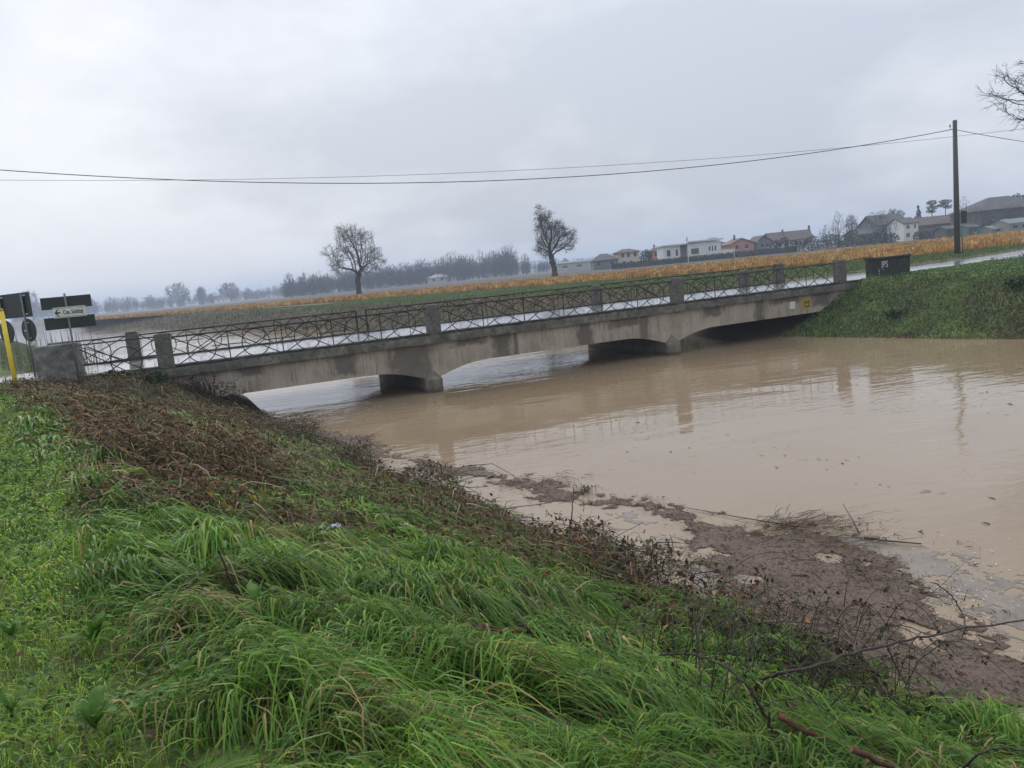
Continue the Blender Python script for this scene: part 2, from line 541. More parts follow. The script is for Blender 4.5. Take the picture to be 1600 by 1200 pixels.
def _blk(t, b):
    nA = noise(t, 3.0, 6, 0.7); nB = noise(t, 14, 6, 0.7)
    c = crmp(t, nA, [(0.32, (0.045, 0.045, 0.042)), (0.5, (0.13, 0.13, 0.118)), (0.72, (0.28, 0.28, 0.26))])
    L(t, mixc(t, crmp(t, nB, [(0.54, (0, 0, 0)), (0.7, (0.8, 0.8, 0.8))]), c, (0.17, 0.165, 0.12)), b.inputs['Base Color'])
    b.inputs['Roughness'].default_value = 0.9
    bump(t, b, mth(t, 'ADD', nA, nB), 0.6, 0.03)
node_mat('weathered_block', _blk)
simple('blackened_concrete', (0.012, 0.013, 0.012), (0.05, 0.05, 0.042), 7, 0.9, 0.5, 0.02)
simple('kerb_concrete', (0.014, 0.014, 0.012), (0.05, 0.05, 0.04), 5, 0.9, 0.5, 0.02)
simple('post_concrete', (0.04, 0.04, 0.034), (0.15, 0.142, 0.122), 8, 0.9, 0.6, 0.02)
def _pier(t, b):
    ob = t.nodes.new('ShaderNodeTexCoord').outputs['Object']
    sp = t.nodes.new('ShaderNodeSeparateXYZ'); L(t, ob, sp.inputs[0])
    nA = noise(t, 4, 6, 0.65, ob); nB = noise(t, 3, 8, 0.7, ob, (3, 3, 0.5))
    c = crmp(t, mth(t, 'ADD', mth(t, 'MULTIPLY', nA, .5), mth(t, 'MULTIPLY', nB, .5)), [(0.34, (0.075, 0.07, 0.05)), (0.64, (0.21, 0.185, 0.145))])
    # silt line left by higher water
    tide = mth(t, 'MULTIPLY', mth(t, 'ADD', mth(t, 'SUBTRACT', -1.93, sp.outputs[2]), mth(t, 'MULTIPLY', mth(t, 'SUBTRACT', nB, .5), .25)), 14.0, True)
    L(t, mixc(t, mth(t, 'MULTIPLY', tide, .75), c, (0.055, 0.045, 0.03)), b.inputs['Base Color'])
    b.inputs['Roughness'].default_value = 0.85
    bump(t, b, mth(t, 'ADD', nA, nB), 0.4, 0.02)
node_mat('pier_concrete', _pier)
simple('rusty_iron', (0.012, 0.011, 0.010), (0.045, 0.028, 0.018), 18, 0.75, 0.3, 0.004)
simple('sign_back', (0.022, 0.027, 0.026), (0.035, 0.042, 0.040), 3, 0.5, 0.05, 0.002, 0.3)
simple('sign_white', (0.52, 0.52, 0.47), (0.66, 0.66, 0.62), 6, 0.5, 0.0)
simple('sign_black', (0.012, 0.012, 0.012), (0.02, 0.02, 0.02), 6, 0.5, 0.0)
simple('galvanised', (0.10, 0.105, 0.105), (0.17, 0.175, 0.175), 12, 0.5, 0.1, 0.003, 0.5)
simple('clamp_steel', (0.45, 0.46, 0.46), (0.6, 0.6, 0.6), 12, 0.4, 0.0)
simple('yellow_paint', (0.62, 0.43, 0.02), (0.75, 0.55, 0.04), 5, 0.5, 0.05, 0.003)
simple('rust_cap', (0.35, 0.2, 0.06), (0.5, 0.33, 0.08), 12, 0.7, 0.1)
simple('graffiti_white', (0.42, 0.42, 0.42), (0.62, 0.62, 0.62), 14, 0.8, 0.0)
simple('marker_yellow', (0.48, 0.30, 0.02), (0.60, 0.40, 0.05), 12, 0.8, 0.0)
simple('pole_wood', (0.045, 0.045, 0.038), (0.10, 0.10, 0.085), 4, 0.85, 0.4, 0.02, 0, (6, 6, 0.6))
simple('wire', (0.015, 0.015, 0.015), (0.03, 0.03, 0.03), 4, 0.6, 0.0)
simple('porcelain', (0.35, 0.34, 0.32), (0.5, 0.5, 0.48), 4, 0.3, 0.0)
simple('bark', (0.030, 0.026, 0.022), (0.075, 0.062, 0.05), 5, 0.95, 0.5, 0.03, 0, (1, 1, 0.3))
simple('cane', (0.020, 0.014, 0.011), (0.055, 0.035, 0.025), 25, 0.7, 0.3, 0.004)
simple('red_bark', (0.028, 0.014, 0.010), (0.16, 0.055, 0.03), 22, 0.9, 0.9, 0.02, 0, (.35, 1, 1))
simple('cut_wood', (0.10, 0.055, 0.03), (0.2, 0.12, 0.07), 20, 0.8, 0.1)
simple('plastic_white', (0.30, 0.31, 0.36), (0.50, 0.51, 0.56), 16, 0.4, 0.2, 0.01)
simple('crop_soil', (0.16, 0.09, 0.035), (0.27, 0.16, 0.06), 0.8, 0.95, 0.5, 0.05)
simple('plough_soil', (0.045, 0.036, 0.026), (0.085, 0.070, 0.052), 0.25, 0.95, 0.4, 0.05, 0, (0.3, 2.0, 1))
def _scum(t, b):
    nA = noise(t, 1.3, 6, 0.6); nB = noise(t, 26, 6, 0.75); nC = noise(t, 90, 4, 0.7)
    m_ = mth(t, 'ADD', mth(t, 'MULTIPLY', nB, 0.65), mth(t, 'MULTIPLY', nA, 0.35))
    L(t, crmp(t, m_, [(0.34, (0.08, 0.052, 0.038)), (0.48, (0.245, 0.175, 0.135)), (0.66, (0.38, 0.295, 0.235))]), b.inputs['Base Color'])
    b.inputs['Roughness'].default_value = 0.8
    b.inputs['Specular IOR Level'].default_value = 0.25
    bump(t, b, mth(t, 'ADD', nB, nC), 1.0, 0.05)
node_mat('scum', _scum)
def _film(t, b):
    nA = noise(t, 3, 6, 0.65)
    L(t, crmp(t, nA, [(0.35, (0.13, 0.105, 0.08)), (0.65, (0.235, 0.185, 0.135))]), b.inputs['Base Color'])
    b.inputs['Roughness'].default_value = 0.28
    bump(t, b, noise(t, 18, 5, .6), 0.3, 0.01)
node_mat('scum_film', _film)
leafy('grass_blade', 0.32, 0.5, 0.22)
leafy('dry_leaf', 0.15, 0.7, 0.2)
leafy('tree_twig', 0.0, 0.9, 0.1)
# far buildings
def paint(name, c, var=0.12, rough=0.85):
    simple(name, tuple(x * (1 - var) for x in c), tuple(x * (1 + var) for x in c), 0.6, rough, 0.1, 0.01)
paint('wall_white', (0.60, 0.60, 0.58)); paint('wall_cream', (0.50, 0.46, 0.38)); paint('wall_grey', (0.125, 0.13, 0.12), .25)
paint('wall_pink', (0.40, 0.17, 0.145)); paint('wall_orange', (0.50, 0.19, 0.085)); paint('wall_brick', (0.16, 0.11, 0.08), .25)
paint('wall_dark', (0.06, 0.06, 0.056), .3); paint('wall_palegrey', (0.36, 0.36, 0.35)); paint('sheet_green', (0.03, 0.13, 0.11)); paint('sheet_pale', (0.17, 0.20, 0.185))
paint('roof_brown', (0.085, 0.062, 0.05), .3); paint('roof_grey', (0.075, 0.07, 0.066), .3); paint('roof_red', (0.20, 0.105, 0.075)); paint('fascia', (0.55, 0.55, 0.54))
simple('window_glass', (0.018, 0.02, 0.024), (0.04, 0.042, 0.05), 0.8, 0.15, 0.0)
simple('shutter', (0.07, 0.035, 0.025), (0.11, 0.06, 0.04), 3, 0.7, 0.0)

# ------------------------------------------------------------------ ground sheet
def stretch_axis(lo, hi, step, far, fac=1.25):
    a = list(np.arange(lo, hi + step / 2, step))
    d = step; x = hi
    while x < far:
        d = min(d * fac, 260); x += d; a.append(x)
    d = step; x = lo; b = []
    while x > -far:
        d = min(d * fac, 260); x -= d; b.append(x)
    return np.array(b[::-1] + a)
PA = stretch_axis(-8, 48, 0.3, 2500, 1.16)
QA = stretch_axis(-14, 42, 0.3, 2500, 1.2)
PP, QQ = np.meshgrid(PA, QA, indexing='ij')
GX, GY = xy(PP, QQ)
GZ = terr(GX, GY)
npp, nqq = PP.shape
ids = np.arange(npp * nqq).reshape(npp, nqq)
quads = np.stack([ids[:-1, :-1], ids[:-1, 1:], ids[1:, 1:], ids[1:, :-1]], -1).reshape(-1, 4)
V = np.stack([GX.ravel(), GY.ravel(), GZ.ravel()], 1)
colr = np.zeros((len(V), 3))
qf = QQ.ravel(); pf = PP.ravel(); zf_ = GZ.ravel()
meadow = np.array([0.075, 0.115, 0.028]); bank = np.array([0.045, 0.042, 0.022]); mud = np.array([0.10, 0.075, 0.05])
farg = np.array([0.085, 0.085, 0.042]); farbank = np.array([0.075, 0.062, 0.04]); plain = np.array([0.10, 0.095, 0.065])
k1 = sst(0.6, 1.6, qf)[:, None]
colr = meadow * (1 - k1) + bank * k1
isf = (qf > 18)[:, None]
kf = sst(0.3, -0.4, zf_)[:, None] * sst(-0.02, -0.3, zf_)[:, None]
colr = np.where(isf, farg * (1 - kf) + farbank * kf, colr)
km = sst(-1.95, -2.15, zf_)[:, None]
colr = colr * (1 - km) + mud * km
kd = sst(120, 400, np.hypot(V[:, 0], V[:, 1]))[:, None]
colr = colr * (1 - kd) + plain * kd
gme = np_mesh('ground', V, quads.ravel(), np.arange(len(quads)) * 4, np.full(len(quads), 4), colr, 'ground', True)
tag(np_obj('ground', gme), 'grassy river banks and flat farmland reaching to the horizon', None, None, 'structure')

# river: one sheet inside the channel
wp = np.array([-60, -20, 0, 20, 40, 80, 160, 400, 1200, 2450.0])
wq = np.array([3.6, 12, 20, 28, 35.2])
mbw = MB()
for p_ in wp:
    for q_ in wq:
        x_, y_ = xy(p_, q_); mbw.v.append((x_, y_, WATER))
for i in range(len(wp) - 1):
    for j in range(len(wq) - 1):
        a = i * len(wq) + j
        mbw.f.append((a, a + 1, a + 1 + len(wq), a + len(wq)))
tag(mbw.build('river_water', 'muddy_water'), 'flooded brown river flowing under the bridge', None, None, 'structure')

# road: approach, bridge carriageway and far approach in one strip
mbr = MB()
ss = list(np.arange(-60, 31, 1.0)) + list(np.arange(31, 130, 2.0))
ZR = -0.10
for s_ in ss:
    c_ = 3.15 + (0.0075 * min(s_ - 30, 25) ** 2 + max(s_ - 55, 0) * 0.375 if s_ > 30 else 0)
    hw = 2.72 if -1.5 < s_ < 29 else 2.6
    for t_ in (-hw, 0, hw):
        mbr.v.append(tuple(B(s_, c_ + t_, ZR + (0.03 if t_ == 0 else 0))))
for i in range(len(ss) - 1):
    for j in range(2):
        a = i * 3 + j
        mbr.f.append((a, a + 3, a + 4, a + 1))
tag(mbr.build('road', 'wet_asphalt'), 'narrow wet asphalt road crossing the bridge', None, None, 'structure')

# fields beyond the far bank
CROP_F = [(-120, 225), (-58, 149), (-35, 127), (-20, 110), (-7, 97), (6, 84), (14, 74), (19, 66), (24, 63), (30, 60), (37, 62), (60, 72), (120, 98)]
CROP_B = [(-135, 262), (-72, 186), (-48, 166), (-30, 150), (-12, 136), (2, 126), (18, 118), (32, 114), (48, 122), (66, 138), (80, 140), (100, 146), (190, 170)]
def strip(name, f_, b_, z, mat, label):
    m_ = MB(); nn = len(f_)
    for a, c in zip(f_, b_):
        for k in range(5):
            m_.v.append((a[0] + (c[0] - a[0]) * k / 4, a[1] + (c[1] - a[1]) * k / 4, z))
    for i in range(nn - 1):
        for k in range(4):
            q0 = i * 5 + k
            m_.f.append((q0, q0 + 5, q0 + 6, q0 + 1))
    return tag(m_.build(name, mat), label, None, None, 'structure')
strip('crop_field', CROP_F, CROP_B, 0.03, 'crop_soil', 'strip of golden brown crop stubble beyond the river')
PL_B = [(-330, 560), (-260, 520), (-180, 470), (-110, 430), (-60, 400), (-20, 380), (20, 350), (60, 300), (90, 262), (112, 250), (135, 245), (170, 240), (300, 250)]
strip('ploughed_field', CROP_B, PL_B, 0.025, 'plough_soil', 'grey brown ploughed field in front of the village')
# ------------------------------------------------------------------ bridge (built in its own frame: x along, y across, z up)
bridge = empty('road_bridge', B(0, 0, 0), TH)
tag(bridge, 'long low concrete road bridge with rusty iron railings over the flooded river', 'bridge')
PIERS = (8.155, 18.265)
def soffit(s):
    z = -1.22
    for c, hw in ((PIERS[0], .32), (PIERS[1], .32), (28.35, .3), (-1.6, .3)):
        d = max(abs(s - c) - hw, 0)
        if d < 1.9: z = min(z, -1.22 - 0.38 * (1 - d / 1.9) ** 2)
    return z
ssx = np.concatenate([np.arange(-1.9, 28.66, 0.25)])
poly = [(s, soffit(s)) for s in ssx] + [(ssx[-1], -0.40), (ssx[0], -0.40)]
for t0 in (0.0, 2.97, 5.95):
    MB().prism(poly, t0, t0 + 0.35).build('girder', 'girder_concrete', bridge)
MB().box(-3.6, 30.0, 0.36, 2.965, -0.60, -0.122).box(-3.6, 30.0, 3.325, 5.945, -0.60, -0.124).build('deck_slab', 'pier_concrete', bridge)
def ragged_strip(s0, s1, t0, t1, z0, z1, step=0.3, j=0.012):
    """long beam with slightly worn arrises"""
    m_ = MB(); k = 0
    xs = np.arange(s0, s1 + step / 2, step)
    for s in xs:
        r_ = lambda: random.uniform(-j, j)
        m_.v += [(s, t0 + r_(), z0 + r_()), (s, t1, z0), (s, t1, z1 + r_() * .5), (s, t0 + r_(), z1 + r_())]
    for i in range(len(xs) - 1):
        for k in range(4):
            a = i * 4 + k; b = i * 4 + (k + 1) % 4
            m_.f.append((a, b, b + 4, a + 4))
    m_.f.append((0, 1, 2, 3)); e_ = (len(xs) - 1) * 4; m_.f.append((e_ + 3, e_ + 2, e_ + 1, e_))
    return m_
for side in (0, 1):
    f = (lambda a, b: (a, b)) if side == 0 else (lambda a, b: (6.3 - b, 6.3 - a))
    a, b = f(-0.17, 0.33)
    ragged_strip(-2.4, 29.4, a, b, -0.398, -0.135, 0.14, 0.016).build('cornice', 'mossy_concrete', bridge)
    a, b = f(-0.06, 0.40)
    ragged_strip(-2.45, 29.42, a, b, -0.133, -0.05, 0.22, 0.014).build('kerb', 'kerb_concrete', bridge)
# piers with pointed cutwaters
for c in PIERS:
    m_ = MB().box(c - .315, c + .315, 0.02, 6.28, -3.6, -1.56)
    p_ = m_.build('pier', 'pier_concrete', bridge)
    h = 0.315
    nose = [(c - h, 0.017, 0), (c - h, -0.12, 0), (c - .12, -0.36, 0), (c + .12, -0.36, 0), (c + h, -0.12, 0), (c + h, 0.017, 0)]
    vs = [(x, y, -3.6) for x, y, _ in nose] + [(x, y, -1.66) for x, y, _ in nose] + [(c, -0.004, -1.30)]
    fs = [(i, (i + 1) % 6, (i + 1) % 6 + 6, i + 6) for i in range(6)] + [(i + 6, (i + 1) % 6 + 6, 12) for i in range(6)]
    MB().add(vs, fs).build('cutwater', 'pier_concrete', p_)
for s0, s1 in ((-3.4, -1.95), (28.7, 30.2)):
    MB().box(s0, s1, 0.05, 6.25, -3.2, -0.605).build('abutment', 'pier_concrete', bridge)

# iron railing pieces, shared meshes per bay width
RH = 0.85; KZ = -0.05
def ring_mesh(r=0.425, rad=0.0165, cz=0.40):
    pts = [(r * math.cos(a), 0, cz + r * math.sin(a)) for a in np.linspace(0, 2 * math.pi, 37)]
    m_ = MB().tube(pts, rad, 5, cap=False).mesh('ring'); m_.materials.append(MATS['rusty_iron']); return m_
RING = ring_mesh()
UPR = MB().tube([(0, 0, -0.06), (0, 0, RH)], 0.018, 5).mesh('upright'); UPR.materials.append(MATS['rusty_iron'])
MID = MB().tube([(-.52, 0, 0.43), (.5, 0, 0.44)], 0.0145, 5).mesh('mid_bar'); MID.materials.append(MATS['rusty_iron'])
_dg = {}
def diag_mesh(wd, flip):
    k = (round(wd, 3), flip)
    if k not in _dg:
        x0, x1 = (-wd / 2, wd / 2) if not flip else (wd / 2, -wd / 2)
        yy = 0.014 if flip else -0.014
        m_ = MB().tube([(x0, yy, RH - 0.01), (x1, yy, -0.07)], 0.0175, 5).mesh('diagonal_brace')
        m_.materials.append(MATS['rusty_iron']); _dg[k] = m_
    return _dg[k]
def bay(s0, s1, nc, t, zoff=0.0, mids=(), skip_ring=(), skip_brace=(), skip_upright=(), sagm=0.0, sub=True):
    wd = (s1 - s0) / nc
    pts = [(s, t, KZ + RH + zoff + random.uniform(-.006, .006) - sagm * math.sin(math.pi * (s - s0) / (s1 - s0))) for s in np.linspace(s0 - 0.02, s1 + 0.02, nc * 2 + 1)]
    rp = MB().tube(pts, 0.026, 6).build('top_rail', 'rusty_iron', bridge)
    for i in range(nc):
        cxs = s0 + (i + .5) * wd
        jr = lambda a: random.uniform(-a, a)
        if i not in skip_ring:
            inst(RING, 'ring', rp, (cxs + jr(.02), t, KZ + zoff), (0, 0, jr(.03)))
        for fl in (0, 1):
            if (i, fl) not in skip_brace:
                inst(diag_mesh(wd, fl), 'diagonal_brace', rp, (cxs, t, KZ + zoff))
        if i > 0 and i not in skip_upright:
            inst(UPR, 'upright', rp, (s0 + i * wd, t, KZ + zoff), (0, jr(.025), 0))
        if i > 0 and i in mids:
            inst(MID, 'mid_bar', rp, (s0 + i * wd + jr(.08), t, KZ + zoff), (0, jr(.02), 0))
    return rp
random.seed(3)
bay(0, 5 * CELL, 5, 0.06, mids=(1, 2, 3))
bay(5.3 * CELL, 11.3 * CELL, 6, 0.06)
bay(11.6 * CELL, 16.6 * CELL, 5, 0.06, mids=(4,))
# damaged first bay by the left end block: tilted lower bar, ring hanging low
rp = MB().tube([(-2.52, .06, .86), (-1.5, .06, .865), (-.45, .06, .86)], .021, 6).build('top_rail', 'rusty_iron', bridge)
MB().tube([(-2.5, .05, .27), (-1.4, .05, .29), (-.45, .05, .31)], .02, 6).build('lower_bar', 'rusty_iron', rp)
inst(RING, 'ring', rp, (-1.35, .06, -.16), (0, .05, .02))
inst(diag_mesh(1.5, 0), 'diagonal_brace', rp, (-1.55, .06, KZ)); inst(diag_mesh(1.5, 1), 'diagonal_brace', rp, (-1.25, .06, KZ))
inst(diag_mesh(1.3, 0), 'diagonal_brace', rp, (-1.9, .075, KZ - .02))
# broken last bay by the right end block: bent top bar and torn stubs
rp = MB().tube([(27.75, .06, .80), (28.3, .06, .86), (29.0, .06, .885), (29.46, .06, .885)], .02, 6).build('top_rail', 'rusty_iron', bridge)
MB().tube([(27.75, .06, .33), (28.1, .05, .31), (28.5, .02, .26)], .013, 5).build('bent_bar', 'rusty_iron', rp)
MB().tube([(29.44, .06, .62), (29.36, .05, .35), (29.2, .03, .1), (28.9, .02, 0.0)], .013, 5).build('bent_bar', 'rusty_iron', rp)
# far railing
FT = 6.24
bay(-1.0, 7.15, 5, FT, mids=(1, 2, 3, 4), skip_brace=((2, 1),), skip_upright=(2,))
bay(7.62, 18.36, 6, FT, mids=(1, 2, 4, 5), skip_ring=(4,), skip_brace=((0, 0), (3, 1)))
bay(18.86, 27.08, 5, FT, mids=(1, 3, 4), skip_ring=(2,), skip_brace=((4, 0),))
bay(27.6, 29.42, 1, FT)
bay(-3.4, -1.45, 1, FT)
for s in (7.18, 7.6):
    MB().tube([(s, FT, -.1), (s, FT, .84)], .035, 6).build('iron_post', 'rusty_iron', bridge)
# concrete posts
def rpost(s, t, top=.93, wx=.47, wy=.36, mat='post_concrete', tilt=0.0):
    m_ = MB().bevbox(-wx / 2, wx / 2, -wy / 2, wy / 2, -0.14, top, 0.035, 0.012)
    o = m_.build('railing_post', mat, bridge); o.location = (s, t, 0); o.rotation_euler = (0, tilt, random.uniform(-.03, .03))
    return o
for s in (-.245, 8.41, 18.7, 27.35 + .1):
    rpost(s, .08)
for s, h in ((-1.22, .92), (18.6, .74), (27.33, .70), (29.62, .86)):
    o = rpost(s, FT, h - .06)
    m_ = MB().bevbox(-.2, .18, -.15, .15, h - .1, h + .03, .05, .025).build('broken_cap', 'post_concrete', o)
# end blocks
def eblock(name, s0, s1, t0, t1, z0, z1, mat, cap, label=None):
    m_ = MB().bevbox(s0, s1, t0, t1, z0, z1, .05, .02).build(name, mat, bridge)
    if cap:
        MB().bevbox(s0 - .05, s1 + .05, t0 - .05, t1 + .05, z1 - .004, z1 + .075, .03, .012).build('coping', mat, m_)
    if label: m_['label'] = label
    return m_
eblock('end_block', -3.66, -2.49, -.28, .52, -.6, .95, 'weathered_block', False, 'grey weathered end block beside the road signs')
blkR = eblock('end_block', 29.46, 31.62, -.1, .5, -.5, .77, 'blackened_concrete', True, 'blackened end block with white graffiti')
eblock('end_block', -3.95, -3.2, 5.9, 6.6, -.6, .84, 'weathered_block', False)
def text_mesh(txt, size, depth=0.004, bold=0.0):
    cu = bpy.data.curves.new('lettering', 'FONT')
    cu.body = txt; cu.size = size; cu.extrude = depth; cu.offset = bold
    cu.align_x = 'CENTER'; cu.align_y = 'CENTER'; cu.resolution_u = 3
    o = bpy.data.objects.new('tmp', cu); COL.objects.link(o)
    dg_ = bpy.context.evaluated_depsgraph_get()
    me = bpy.data.meshes.new_from_object(o.evaluated_get(dg_))
    bpy.data.objects.remove(o)
    return me
gm = text_mesh('IPS', .40, .002, .003); gm.materials.append(MATS['graffiti_white'])
inst(gm, 'graffiti', blkR, (29.98, -.124, .50), (math.pi / 2, 0, 0), (.85, 1, 1))
m_ = MB()
for _ in range(16):
    x_ = 29.56 + abs(random.gauss(0, .18)); z_ = random.uniform(-.1, .35); r_ = random.uniform(.012, .035)
    m_.box(x_, x_ + r_, -.127, -.121, z_, z_ + r_ * 1.3)
o = m_.build('paint_splash', 'graffiti_white', blkR); o['kind'] = 'stuff'
# marker plate and painted yellow sign on the girder
MB().box(24.42, 24.72, -.012, .004, -.93, -.63).build('marker_plate', 'sign_white', bridge)
def _spray(t, b):
    n_ = noise(t, 9, 5, 0.6)
    L(t, crmp(t, n_, [(0.42, (0.23, 0.185, 0.10)), (0.6, (0.50, 0.31, 0.03))]), b.inputs['Base Color']); b.inputs['Roughness'].default_value = 0.85
node_mat('spray_yellow', _spray)
m_ = MB(); cxs, cz = 25.38, -.80
m_.v = [(cxs, -.006, cz)] + [(cxs + (.33 + random.uniform(-.03, .03)) * math.cos(a), -.006, cz + (.31 + random.uniform(-.03, .03)) * math.sin(a)) for a in np.linspace(0, 2 * math.pi, 28, endpoint=False)]
m_.f = [(0, 1 + i, 1 + (i + 1) % 28) for i in range(28)]
sp_ = m_.build('painted_emblem', 'spray_yellow', bridge)
m_ = MB().box(cxs - .13, cxs - .085, -.012, -.008, cz - .14, cz + .12).box(cxs + .085, cxs + .13, -.012, -.008, cz - .14, cz + .12).box(cxs - .083, cxs + .083, -.012, -.008, cz + .085, cz + .118).box(cxs - .083, cxs + .083, -.012, -.008, cz - .138, cz - .1).box(cxs - .02, cxs + .02, -.012, -.008, cz - .02, cz + .04)
m_.build('emblem_mark', 'blackened_concrete', sp_)

# ------------------------------------------------------------------ road signs by the left end block
def orient(o, face):
    o.rotation_euler = (0, 0, face)
SA = TH + math.radians(4)
# big rectangular panel on two posts, two discs below, all seen from behind
_sp = gz(39, 596, -.1)
sg = empty('road_sign', (_sp[0], _sp[1], -.1), math.radians(-28))
tag(sg, 'road sign seen from behind, big dark rectangle above two dark discs, beside yellow post', 'road sign')
for x_ in (-.56, .56):
    MB().tube([(x_, 0, -.5), (x_, 0, 2.62)], .03, 8).build('pole', 'galvanised', sg, True)
pn = MB().bevbox(-1.05, .86, .05, .075, 1.93, 2.66, .008).build('rectangular_panel', 'sign_back', sg)
for x_ in (-.56, .56):
    for z_ in (2.02, 2.57):
        MB().box(x_ - .11, x_ + .11, .036, .049, z_ - .02, z_ + .02).build('bracket', 'clamp_steel', pn)
    MB().box(x_ - .05, x_ + .05, .032, .0485, 2.05, 2.54).build('channel', 'sign_back', pn)
def disc(cx_, cz_, r_, y0, y1):
    m_ = MB(); k = 32
    m_.v = [(cx_ + r_ * math.cos(2 * math.pi * i / k), y, cz_ + r_ * math.sin(2 * math.pi * i / k)) for y in (y0, y1) for i in range(k)]
    m_.f = [tuple(range(k)), tuple(range(2 * k - 1, k - 1, -1))] + [(i, i + k, (i + 1) % k + k, (i + 1) % k) for i in range(k)]
    return m_
for x_, r_ in ((-.56, .36), (.56, .35)):
    d_ = disc(x_, 1.53, r_, .05, .07).build('disc_panel', 'sign_back', sg)
    for z_ in (1.30, 1.76):
        MB().box(x_ - .10, x_ + .08, .036, .0485, z_ - .015, z_ + .015).build('bracket', 'clamp_steel', d_)
    MB().box(x_ - .2, x_ - .14, .044, .0485, 1.5, 1.55).build('sticker', 'clamp_steel', d_)
# yellow post
yp = empty('marker_post', land(25, 601), 0)
yp.location.z = -.15
tag(yp, 'tall bright yellow painted post standing in the grass by the road', 'post')
MB().tube([(0, 0, -.3), (-.02, 0, 1.0), (-.035, 0, 2.2)], .062, 10).build('shaft', 'yellow_paint', yp, True)
MB().tube([(-.035, 0, 2.2), (-.036, 0, 2.27)], [.064, .05], 10).build('cap', 'rust_cap', yp, True)
# direction boards
db = empty('direction_sign', B(-2.60, -.60, -.1), SA)
tag(db, 'direction sign with a white arrow board between two dark boards on a pole', 'road sign')
MB().tube([(0, 0, -.5), (0, 0, 2.48)], .028, 8).build('pole', 'galvanised', db, True)
for x0, x1, z0, z1 in ((-.62, .65, 2.06, 2.40), (-.61, .67, 1.49, 1.83)):
    b_ = MB().bevbox(x0, x1, .035, .06, z0, z1, .006).build('dark_board', 'sign_back', db)
    for x_ in (x0 + .20, x1 - .20):
        MB().box(x_ - .07, x_ + .07, .026, .034, (z0 + z1) / 2 - .015, (z0 + z1) / 2 + .015).build('bracket', 'sign_black', b_)
wb = MB().bevbox(-.35, .47, -.062, -.034, 1.80, 2.10, .006).build('arrow_board', 'sign_white', db)
MB().box(-.33, .45, -.0655, -.0625, 1.822, 1.832).box(-.33, .45, -.0655, -.0625, 2.068, 2.078).build('border', 'sign_black', wb)
MB().add([(-0.320, -.066, 1.95), (-0.239, -.066, 2.05), (-0.203, -.066, 2.05), (-0.261, -.066, 1.972), (-0.170, -.066, 1.972), (-0.170, -.066, 1.928), (-0.261, -.066, 1.928), (-0.203, -.066, 1.85), (-0.239, -.066, 1.85)],
         [(0, 8, 7, 6, 3, 2, 1), (3, 6, 5, 4)]).build('arrow', 'sign_black', wb)
tm = text_mesh('Cna. Soldizzi', .165, .0015, .003); tm.materials.append(MATS['sign_black'])
inst(tm, 'lettering', wb, (.145, -.066, 1.95), (math.pi / 2, 0, 0), (.60, 1, 1))

# ------------------------------------------------------------------ utility pole, small sign, wires
PB = gz(1496, 401, -.1)
up = empty('utility_pole', (PB[0], PB[1], -.15), 0)
tag(up, 'tall dark tapering utility pole on the right beyond the road', 'pole')
MB().tube([(0, 0, -.5), (.0, 0, 4.5), (-.01, 0, 9.2)], [.21, .175, .135], 12).build('shaft', 'pole_wood', up, True)
MB().tube([(-.12, 0, 8.62), (-.32, 0, 8.62), (-.34, 0, 8.8)], .018, 6).build('bracket', 'galvanised', up)
MB().tube([(-.34, 0, 8.78), (-.34, 0, 8.86), (-.34, 0, 8.92), (-.34, 0, 8.98)], [.05, .065, .05, .03], 8).build('insulator', 'porcelain', up, True)
MB().tube([(0, 0, 9.0), (0, 0, 9.12)], [.15, .15], 12).build('top_band', 'galvanised', up)
P2 = at(1504, 401, PB[1] + .6)
sp2 = empty('small_road_sign', (P2[0], P2[1], -.15), math.radians(20))
tag(sp2, 'small dark sign on a thin post just right of the utility pole', 'road sign')
MB().tube([(0, 0, -.4), (0, 0, 3.2)], .035, 8).build('pole', 'galvanised', sp2, True)
MB().bevbox(-.12, .36, -.09, -.04, 2.3, 3.15, .01).build('panel', 'sign_back', sp2)
def wire(label, a, b, sag, rad=.018, n_=70):
    a = np.array(a); b = np.array(b)
    pts = []
    for t_ in np.linspace(0, 1, n_):
        P = a * (1 - t_) + b * t_; P = P.copy(); P[2] -= sag * 4 * t_ * (1 - t_); pts.append(tuple(P))
    o = MB().tube(pts, rad, 5).build('overhead_wire', 'wire')
    return tag(o, label, 'wire', 'overhead wires above the river')
tip = at(1489, 202, PB[1])
LP = at(-500, 216, 40.0)
wire('overhead cable sagging across the sky from the utility pole to the left', tip, LP, 2.8, .024)
wire('thin overhead line passing behind the utility pole across the whole sky', at(1720, 186, 61.5), at(-300, 276, 52.0), 1.7, .013)
wire('short overhead cable leaving the utility pole towards the right', at(1495, 203, PB[1]), at(1800, 232, 80), .5, .022, 20)
